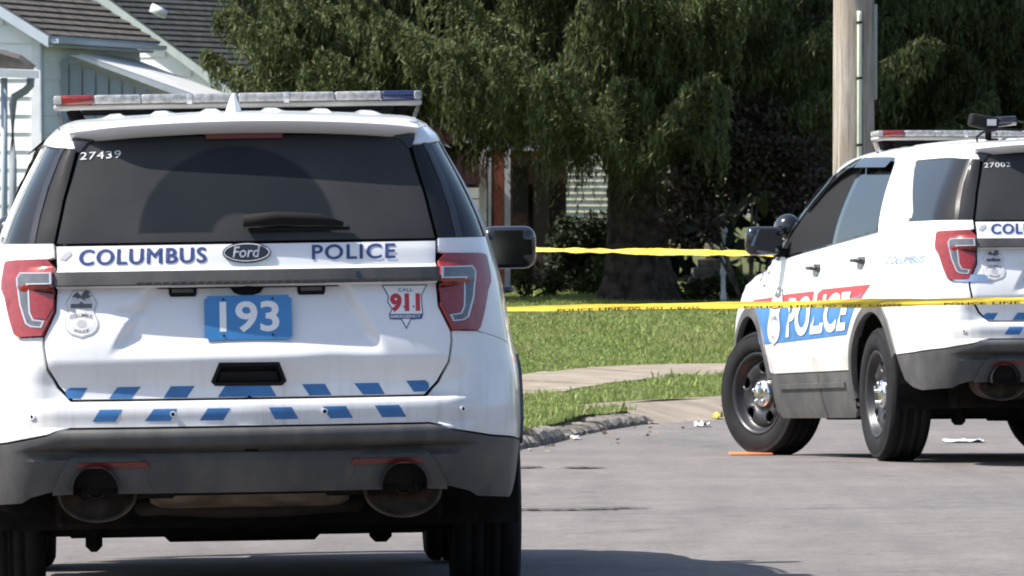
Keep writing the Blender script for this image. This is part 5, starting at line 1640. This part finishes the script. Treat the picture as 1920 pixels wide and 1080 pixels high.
def gable_house(name, corner, back, width, depth, eave, slope, board, m_wall, m_roof, m_rake, label, course=.13, rake_h=.16, over=.22, side_mat=None):
    cx, cy = corner
    g = float(lawn_z(cx, cy))
    root = empty(name, (0, 0, 0)); tag(root, label, 'house')
    b = np.array([back[0], back[1], 0.]); b /= np.linalg.norm(b)
    r = np.array([b[1], -b[0], 0.])            # to the right as seen from the street
    up = np.array([0, 0, 1.]); C = np.array([cx, cy, 0.])
    half = width / 2; ridge = eave + half * slope
    prism('core', [C + up * (g - .2) - r * .02, C - r * width + up * (g - .2), C - r * width + up * eave, C - r * half + up * ridge, C - r * .02 + up * (eave)], b * depth, m_wall, root)
    # front boards, from the corner leftwards
    z = g
    while z < ridge - .05:
        h = min(board, ridge - z)
        if z < eave:
            board_mesh('board', width, board, .01, m_wall, root, C + up * z, -r, up, -b)
        else:
            x0 = (z - eave) / slope; x1 = (z + board - eave) / slope
            if width - 2 * x0 > .15:
                board_mesh('board', max(.05, width - 2 * x1), board, .01, m_wall, root, C - r * x1 + up * z, -r, up, -b)
        z += board
    z = g
    while z + board <= eave + .02:
        board_mesh('board', depth, board, .01, side_mat or m_wall, root, C + up * z, b, up, r)
        z += board
    board_mesh('corner_board', .11, eave - g, .022, M['white_paint'], root, C + r * .03 - b * .012 + up * g, -r, up, -b, lap=.012)
    board_mesh('corner_board', .11, eave - g, .022, M['trim_blue'], root, C - b * .03 + r * .012 + up * g, b, up, r, lap=.012)
    # roof: two slopes of overlapping shingle courses
    for sd in (1, -1):
        e0 = C - r * half + r * sd * (half + over) + up * (eave - over * slope)
        updir = (-r * sd + up * slope); sl = np.linalg.norm(updir); updir = updir / sl
        L_ = (half + over) * sl
        nrm = np.cross(b, updir) * (1 if sd > 0 else -1); nrm = nrm / np.linalg.norm(nrm)
        if nrm[2] < 0: nrm = -nrm
        prism('roof_deck', [e0 - b * over, e0 - b * over + updir * L_, e0 + b * (depth + over) + updir * L_, e0 + b * (depth + over)], nrm * .03, m_rake, root)
        k = 0; q = 0.0
        while q < L_ - .02:
            ln = min(course * 1.25, L_ - q)
            board_mesh('shingle_course', depth + 2 * over + .04, ln, .008, m_roof, root, e0 - b * (over + .02) + updir * q + nrm * .031, b, updir, nrm, lap=.016)
            q += course
        # rake board and gutter
        f0 = e0 - b * (over + .012)
        prism('rake_board', [f0 + up * .02, f0 + updir * L_ + up * .02, f0 + updir * L_ - up * rake_h, f0 - up * rake_h], -b * .025, m_rake, root)
        prism('gutter', [e0 + r * sd * .0 - b * over, e0 + r * sd * .10 - b * over, e0 + r * sd * .10 - b * over - up * .045, e0 - b * over - up * .05], b * (depth + 2 * over), m_rake, root)
        prism('soffit', [e0 - up * .055, e0 - r * sd * over - up * .055, e0 - r * sd * over - up * .08, e0 - up * .08], b * depth, M['trim_blue'], root)
    return root, C, r, b, up, g

hA, C, r_, b_, u_, g_ = gable_house('white_sided_house', at(74, 80, 80)[:2], (.255, .967), 7.0, 3.4, at(74, 74, 80)[2] + .10, .60, .184, M['siding'], M['shingle'], M['trim_blue'],
                                    'white sided house with brown shingle roof and a striped side awning', over=.16, rake_h=.09)
# side awning: slatted end panel, sloping sheet roof
def P_(px, py, D): return np.array(at(px, py, D))
aw_top0, aw_top1 = P_(106, 108, 80.6), P_(392, 186, 80.6)
prism('awning_end', [P_(106, 112, 80.7), P_(152, 112, 80.7), P_(352, 186, 80.7), P_(352, 300, 80.7), P_(106, 300, 80.7)], (0, .03, 0), M['siding'], hA)
for k, (xa, xb, yt) in enumerate([(82, 103, 100), (107, 128, 112), (132, 153, 118), (157, 178, 130), (182, 203, 140), (207, 228, 149), (231, 251, 158), (255, 275, 167), (279, 299, 176), (303, 322, 185)]):
    prism('awning_slat', [P_(xa, yt, 80.66), P_(xb, yt, 80.66), P_(xb, 300, 80.66), P_(xa, 300, 80.66)], (0, -.03, 0), M['slat_grey'], hA)
prism('awning_roof', [P_(150, 106, 80.5), P_(385, 189, 80.5), P_(420, 180, 83.2), P_(232, 108, 83.2)], (0, 0, .03), M['metal_roof'], hA)
prism('awning_edge', [P_(132, 104, 80.45), P_(150, 104, 80.45), P_(386, 186, 80.45), P_(352, 186, 80.45)], (0, -.02, 0), M['white_paint'], hA)
# porch roof and downspout on the front
prism('porch_roof', [P_(-90, 76, 78.6), P_(34, 110, 78.6), P_(62, 131, 78.6), P_(-90, 125, 78.6)], (0, .5, .05), M['shingle'], hA)
prism('porch_gutter', [P_(-90, 124, 78.5), P_(72, 133, 78.5), P_(72, 147, 78.5), P_(-90, 141, 78.5)], (0, .08, 0), M['white_paint'], hA)
tube_obj('downspout', [P_(58, 146, 78.9), P_(57, 160, 78.9), P_(48, 170, 78.9), P_(27, 182, 78.9), P_(24, 195, 78.9), P_(24, 300, 78.9), P_(24, 560, 78.9)], .042, M['downspout'], hA)
tube_obj('porch_post', [P_(8, 146, 78.7), P_(8, 560, 78.7)], .035, M['slat_grey'], hA)

hB, C2, r2, b2, u2, g2 = gable_house('white_gabled_house', at(430, 150, 97)[:2], (.42, .91), 11.0, 8.0, at(430, 158, 97)[2], .66, .24, M['siding'], M['shingle_dark'], M['trim_grey'],
                                     'tall white gabled house with dark roof and vent pipe behind the spruce', over=.20, rake_h=.09)
vp0 = P_(283, 14, 96.2); vp1 = P_(312, 28, 96.2)
tube_obj('vent_pipe', [vp0, vp1], .055, M['white_paint'], hB, 12)

# brick house with porch in the middle distance
hC = empty('brick_porch_house', (0, 0, 0)); tag(hC, 'brown brick house with white porch posts and maroon awning', 'house')
D0 = 101
gz = float(lawn_z(-1, 92)) - .1
def wall(name, x0, x1, y0, y1, D, mat, parent, t=.15):
    a, b = P_(x0, y0, D), P_(x1, y1, D)
    return box_obj(name, (abs(b[0] - a[0]), t, abs(a[2] - b[2])), ((a[0] + b[0]) / 2, D + t / 2, (a[2] + b[2]) / 2), mat, parent)
wall('brick_wall', 700, 1062, 296, 560, 101, M['brick_brown'], hC)
wall('door_panel', 1000, 1030, 306, 545, 100.9, M['door_wood'], hC, .08)
wall('window_panel', 962, 990, 312, 400, 100.9, M['black_gloss'], hC, .08)
wall('porch_fascia', 880, 1082, 283, 296, 98.6, M['brick'], hC, .1)
wall('porch_roof_edge', 860, 1085, 262, 282, 98.5, M['white_paint'], hC, 2.4)
wall('gable_band', 700, 1062, 180, 262, 101, M['brick_brown'], hC)
wall('porch_post', 898, 911, 255, 545, 98.2, M['white_paint'], hC, .1)
wall('porch_post', 915, 921, 262, 545, 98.6, M['white_paint'], hC, .06)
wall('porch_post', 946, 957, 262, 545, 98.4, M['white_paint'], hC, .1)
wall('brick_pillar', 926, 945, 255, 545, 98.0, M['brick'], hC, .25)
for k in range(5):
    wall('railing_board', 850, 912, 352 + k * 22, 372 + k * 22, 99.2, M['white_paint'], hC, .03)
# barrel awning
V, Fc = [], []
for i in range(17):
    a = math.pi / 2 * i / 16
    p = P_(810 + 86 * math.sin(a), 345 - 110 * math.cos(a), 97.6)
    V += [tuple(p), tuple(p + np.array([0, 1.2, 0]))]
n_ = len(V)
V += [tuple(P_(700, 235, 97.6)), tuple(P_(700, 235, 97.6) + np.array([0, 1.2, 0])), tuple(P_(700, 345, 97.6)), tuple(P_(700, 345, 97.6) + np.array([0, 1.2, 0]))]
Fc = [(2 * i, 2 * i + 1, 2 * i + 3, 2 * i + 2) for i in range(16)] + [tuple([2 * i for i in range(17)] + [n_ + 2, n_])] + [(n_, 0, 1, n_ + 1)]
mk('barrel_awning', V, Fc, M['maroon'], hC)
# cream sided house behind the porch
hD = empty('cream_sided_house', (0, 0, 0)); tag(hD, 'cream sided house wall glimpsed between hedge and spruce branches', 'house')
wall('core', 1056, 1150, 200, 560, 106.1, M['cream'], hD, 3)
for k in range(22):
    a = P_(1050, 213 + 11.6 * (k + 1), 106); b = P_(1155, 213 + 11.6 * k, 106)
    board_mesh('board', b[0] - a[0], b[2] - a[2], .008, M['cream'], hD, (a[0], 106.1, a[2]), (1, 0, 0), (0, 0, 1), (0, -1, 0), lap=.010)

# timber edge and steps beyond the trunk
st = empty('garden_steps', (0, 0, 0)); tag(st, 'weathered pale garden steps in the shade beside the spruce trunk', 'steps')
M['grey_wood'] = pmat('weathered_timber', (.24, .21, .18), .9, var=.35, vscale=10)
for k, (xa, xb, ya, yb, D) in enumerate([(1292, 1352, 520, 548, 87.0), (1300, 1352, 502, 520, 87.4), (1308, 1352, 486, 502, 87.8)]):
    a, b = P_(xa, ya, D), P_(xb, yb, D)
    box_obj('step', (b[0] - a[0], .38, a[2] - b[2]), ((a[0] + b[0]) / 2, D, (a[2] + b[2]) / 2), M['grey_wood'], st, bevel=.01)
a, b = P_(1322, 455, 88.2), P_(1338, 548, 88.2)
box_obj('newel', (b[0] - a[0], .09, a[2] - b[2]), ((a[0] + b[0]) / 2, 88.2, (a[2] + b[2]) / 2), M['grey_wood'], st, bevel=.006)

# white post with ball finial
pX, pD = sh(1356, 84), 84
gz = float(lawn_z(pX, pD)); topz = at(1357, 424, pD)[2]
pst = empty('garden_post', (pX, pD, gz)); tag(pst, 'slim white post with round finial among the garden plants', 'post')
hgt = topz - gz
v, f = lathe([(.001, -.02), (.034, -.02), (.034, .06), (.026, .10), (.024, hgt * .35), (.036, hgt * .38), (.036, hgt * .42), (.024, hgt * .46), (.020, hgt - .13), (.034, hgt - .115), (.034, hgt - .10), (.016, hgt - .085)], 16, 'z')
mk('shaft', v, f, M['white_paint'], pst, smooth=True)
bm = bmesh.new(); bmesh.ops.create_uvsphere(bm, u_segments=16, v_segments=10, radius=.046)
from_bm('finial', bm, M['white_paint'], pst, smooth=True, loc=(0, 0, hgt - .046))

# ------------------------------------------------------------------ utility pole
def wood_mat():
    m = bpy.data.materials.new('weathered_pole_wood')
    N, L, B = nodes_of(m)
    tc = N.new('ShaderNodeTexCoord'); mp = N.new('ShaderNodeMapping'); mp.inputs['Scale'].default_value = (14, 14, .7)
    L.new(tc.outputs['Object'], mp.inputs['Vector'])
    n = N.new('ShaderNodeTexNoise'); n.inputs['Scale'].default_value = 3; n.inputs['Detail'].default_value = 8; n.inputs['Roughness'].default_value = .7
    L.new(mp.outputs[0], n.inputs['Vector'])
    n2 = N.new('ShaderNodeTexNoise'); n2.inputs['Scale'].default_value = 1.3; n2.inputs['Detail'].default_value = 4
    L.new(tc.outputs['Object'], n2.inputs['Vector'])
    cr = N.new('ShaderNodeValToRGB')
    e = cr.color_ramp.elements; e[0].position = .34; e[0].color = (.13, .11, .09, 1); e[1].position = .60; e[1].color = (.40, .36, .30, 1)
    L.new(n.outputs['Fac'], cr.inputs['Fac'])
    mx = N.new('ShaderNodeMix'); mx.data_type = 'RGBA'; mx.inputs[7].default_value = (.27, .21, .155, 1)
    r = N.new('ShaderNodeMapRange'); r.inputs['From Min'].default_value = .5; r.inputs['From Max'].default_value = .7; r.inputs['To Max'].default_value = .6
    L.new(n2.outputs['Fac'], r.inputs['Value']); L.new(r.outputs[0], mx.inputs[0]); L.new(cr.outputs[0], mx.inputs[6])
    L.new(mx.outputs[2], B.inputs['Base Color']); B.inputs['Roughness'].default_value = .9
    bp = N.new('ShaderNodeBump'); bp.inputs['Strength'].default_value = .7; bp.inputs['Distance'].default_value = .01
    L.new(n.outputs['Fac'], bp.inputs['Height']); L.new(bp.outputs[0], B.inputs['Normal'])
    return m
M['pole_wood'] = wood_mat()
PD = 57.5
pX = sh(1600.5, PD)
pole = empty('utility_pole', (pX, PD, float(lawn_z(pX, PD)))); tag(pole, 'weathered wooden utility pole with pale conduit and metal strip', 'utility pole')
v, f = lathe([(.001, -.1), (.158, -.1), (.155, 1), (.150, 3), (.135, 7.5), (.12, 9.5), (.001, 9.52)], 40, 'z')
mk('shaft', v, f, M['pole_wood'], pole, smooth=True)
M['conduit'] = pmat('pale_conduit', (.66, .72, .58), .4, var=.08)
M['strip'] = pmat('galvanised_strip', (.30, .33, .29), .5, metal=.3, var=.15)
g = float(lawn_z(pX, PD))
ca = math.radians(-78)
cdx, cdy = .168 * math.cos(ca), .168 * math.sin(ca)
ztop = at(1608, 22, PD)[2] - g
tube_obj('conduit', [(cdx, cdy, -.05), (cdx, cdy, ztop - .03), (cdx, cdy, ztop)], .0165, M['conduit'], pole, 12)
for py in (43, 147, 272):
    zz = at(1608, py, PD)[2] - g
    v, f = lathe([(.019, -.008), (.022, -.008), (.022, .008), (.019, .008)], 16, 'z')
    sa = mk('strap', [(a + cdx, b + cdy, c + zz) for a, b, c in v], f, M['black_matt'], pole, smooth=True)
sa_ = math.radians(-4)
z0_, z1_ = at(1640, 187, PD)[2] - g, at(1640, 8, PD)[2] - g
box_obj('strip', (.028, .05, z1_ - z0_), (.158, -.02, (z0_ + z1_) / 2), M['strip'], pole, bevel=.004)
box_obj('crossarm', (2.4, .10, .12), (0, -.15, 8.6), M['pole_wood'], pole, bevel=.01)

# ------------------------------------------------------------------ police tape
M['tape'] = pmat('yellow_tape', (.80, .58, .06), .35, spec=.5, var=.10, vscale=6)
M['tape_ink'] = pmat('tape_ink', (.05, .04, .015), .6)
def tape(name, pts, hgt, seed, label, thick=.004, n=300):
    """a twisted plastic ribbon, gathered to a strip, along world points"""
    r = random.Random(seed); P = np.array(pts, float)
    d = np.concatenate([[0], np.cumsum(np.linalg.norm(np.diff(P, axis=0), axis=1))]); t = np.linspace(0, d[-1], n)
    Q = np.stack([lut(list(zip(d, P[:, k])))(t) for k in range(3)], 1)
    V = []
    for i in range(n):
        tw = .55 + .30 * math.sin(t[i] * 1.1 + seed) + .25 * math.sin(t[i] * 4.3) + .15 * math.sin(t[i] * 11)
        h = hgt * (1 + .14 * math.sin(t[i] * 2.3 + seed) + .12 * math.sin(t[i] * 9) + r.uniform(-.10, .10))
        ct, st_ = math.cos(tw), math.sin(tw)
        w = .010 * math.sin(t[i] * 7 + seed)
        for (o, z) in ((-thick, -h / 2), (thick * .3 - .006, -h * .2 ), (-thick + w * .3, h * .12), (-thick, h / 2), (thick, h / 2), (thick, -h / 2)):
            V.append((Q[i, 0], Q[i, 1] + o * ct + z * st_ * .8, Q[i, 2] + z * ct * 1.12))
    m_ = 6
    fs = [(i * m_ + k, (i + 1) * m_ + k, (i + 1) * m_ + (k + 1) % m_, i * m_ + (k + 1) % m_) for i in range(n - 1) for k in range(m_)]
    root = empty(name, tuple(Q[0])); tag(root, label, 'tape', 'strips of yellow police tape')
    o = mk('ribbon', [np.array(v) - Q[0] for v in V], fs, M['tape'], root, smooth=False)
    bmx = bmesh.new(); bmx.from_mesh(o.data); bmesh.ops.recalc_face_normals(bmx, faces=bmx.faces); bmx.to_mesh(o.data); bmx.free()
    return root, Q
TD = 35.5
t1, Q1 = tape('police_tape', [at(-4200, 640, TD), at(-500, 604, TD), at(500, 590, TD), at(962, 579.5, TD), at(1250, 574, TD), at(1500, 570.5, TD), at(1920, 563, TD), at(2600, 548, TD), at(6000, 500, TD)], .030, 1, 'yellow police tape stretched across the flank of the askew police SUV')
def tape_text(px0, px1, dy, hh):
    words = ['POLICE', 'LINE', 'DO', 'NOT', 'CROSS']
    tot = sum(len(w) + 1.0 for w in words) - 1.0; c0 = 0.0
    for w in words:
        V2, Fc = text_mesh(w, .02, 0, 1.05)
        V = []
        for a, b in V2:
            px = px0 + (px1 - px0) * (c0 + a * len(w)) / tot
            X = (px - 960) * TD / FPX
            zc = float(np.interp(X, Q1[:, 0], Q1[:, 2]))
            V.append(np.array((X, TD - .0165, zc + dy + b * hh)) - Q1[0])
        fs = []
        for f in Fc:
            n = np.cross(V[f[1]] - V[f[0]], V[f[2]] - V[f[0]])
            fs.append(f if n[1] < 0 else f[::-1])
        mk('tape_lettering', V, fs, M['tape_ink'], t1)
        c0 += len(w) + 1.0
tape_text(1045, 1312, -.016, .014)
tape_text(1395, 1690, -.016, .012)
tape_text(1770, 2080, -.016, .012)
t2, Q2 = tape('police_tape', [at(24, 449, 78.75), at(500, 459, 70.3), at(1005, 468, 63.6), at(1200, 471.5, 61.3), at(1412, 475, 59.2), at(1602, 477, PD - .17)], .042, 2, 'yellow police tape running past the spruce trunk to the utility pole')

# ------------------------------------------------------------------ litter
def scrap(name, px, py, size, mat, label, seed, z=None, crumple=.02):
    r = random.Random(seed); X, Y = gpx(px, py, float(road_z(*gpx(px, py))))
    zr = float(road_z(X, Y)); n = 6; V = []
    for j in range(n + 1):
        for i in range(n + 1):
            V.append((X + (i / n - .5) * size[0] * (1 + r.uniform(-.08, .08)), Y + (j / n - .5) * size[1] * (1 + r.uniform(-.1, .1)), zr + .006 + abs(r.gauss(0, crumple))))
    fs = [(j * (n + 1) + i, j * (n + 1) + i + 1, (j + 1) * (n + 1) + i + 1, (j + 1) * (n + 1) + i) for j in range(n) for i in range(n)]
    o = mk(name, V, fs, mat); tag(o, label, 'litter'); return o
M['paper'] = pmat('white_paper', (.72, .72, .74), .8, var=.1)
M['orange'] = pmat('orange_plastic', (.62, .20, .07), .5, var=.2, vscale=20)
M['yellow_litter'] = pmat('yellow_wrapper', (.62, .50, .05), .5)
scrap('paper_scrap', 1316, 800, (.10, .25), M['paper'], 'crumpled white paper lying by the dropped kerb', 1)
scrap('paper_scrap', 1805, 828, (.24, .45), M['paper'], 'flat white sheet lying on the road under the askew SUV', 2, crumple=.006)
scrap('paper_scrap', 1078, 824, (.06, .2), M['paper'], 'small white scrap in the gutter below the turf', 3, crumple=.01)
scrap('yellow_wrapper', 1346, 786, (.07, .15), M['yellow_litter'], 'small yellow wrapper on the apron beside the front tyre', 4, crumple=.025)
X, Y = gpx(1408, 855, -.03)
bm = bm_box((.25, .30, .014), (0, 0, .007), .004, 2)
o = from_bm('orange_strip', bm, M['orange'], None, smooth=True, loc=(X, Y, float(road_z(X, Y)) + .001)); tag(o, 'flat orange plastic strip on the road at the front tyre', 'litter')
# loose leaves and stones in the gutter
rng = np.random.default_rng(77)
n = 60
q = rng.uniform(s_near(gpx(980, 840, ZR)) - 2, s_near((4, 58)), n)
Pk = np.array([k_at(a) for a in q]); off = np.abs(rng.normal(size=n)) * .35 + .04
Pk = Pk + np.stack([off * .95, -off * .3], 1)
zz = road_z(Pk[:, 0], Pk[:, 1]) + .008
C3 = np.column_stack([Pk, zz]); D3 = unit(np.column_stack([rng.normal(size=(n, 2)), rng.normal(size=n) * .15]))
M['dead_leaf'] = leafmat('dead_leaves', [(.22, .15, .08), (.30, .22, .13), (.18, .13, .08), (.40, .37, .32)], trans=.1)
o = quads_obj('gutter_litter', diamonds(C3, D3, rng.uniform(.012, .03, n), rng.uniform(.02, .045, n), rng), M['dead_leaf'])
tag(o, 'dry leaves and grit scattered along the gutter', 'leaves', kind='stuff')
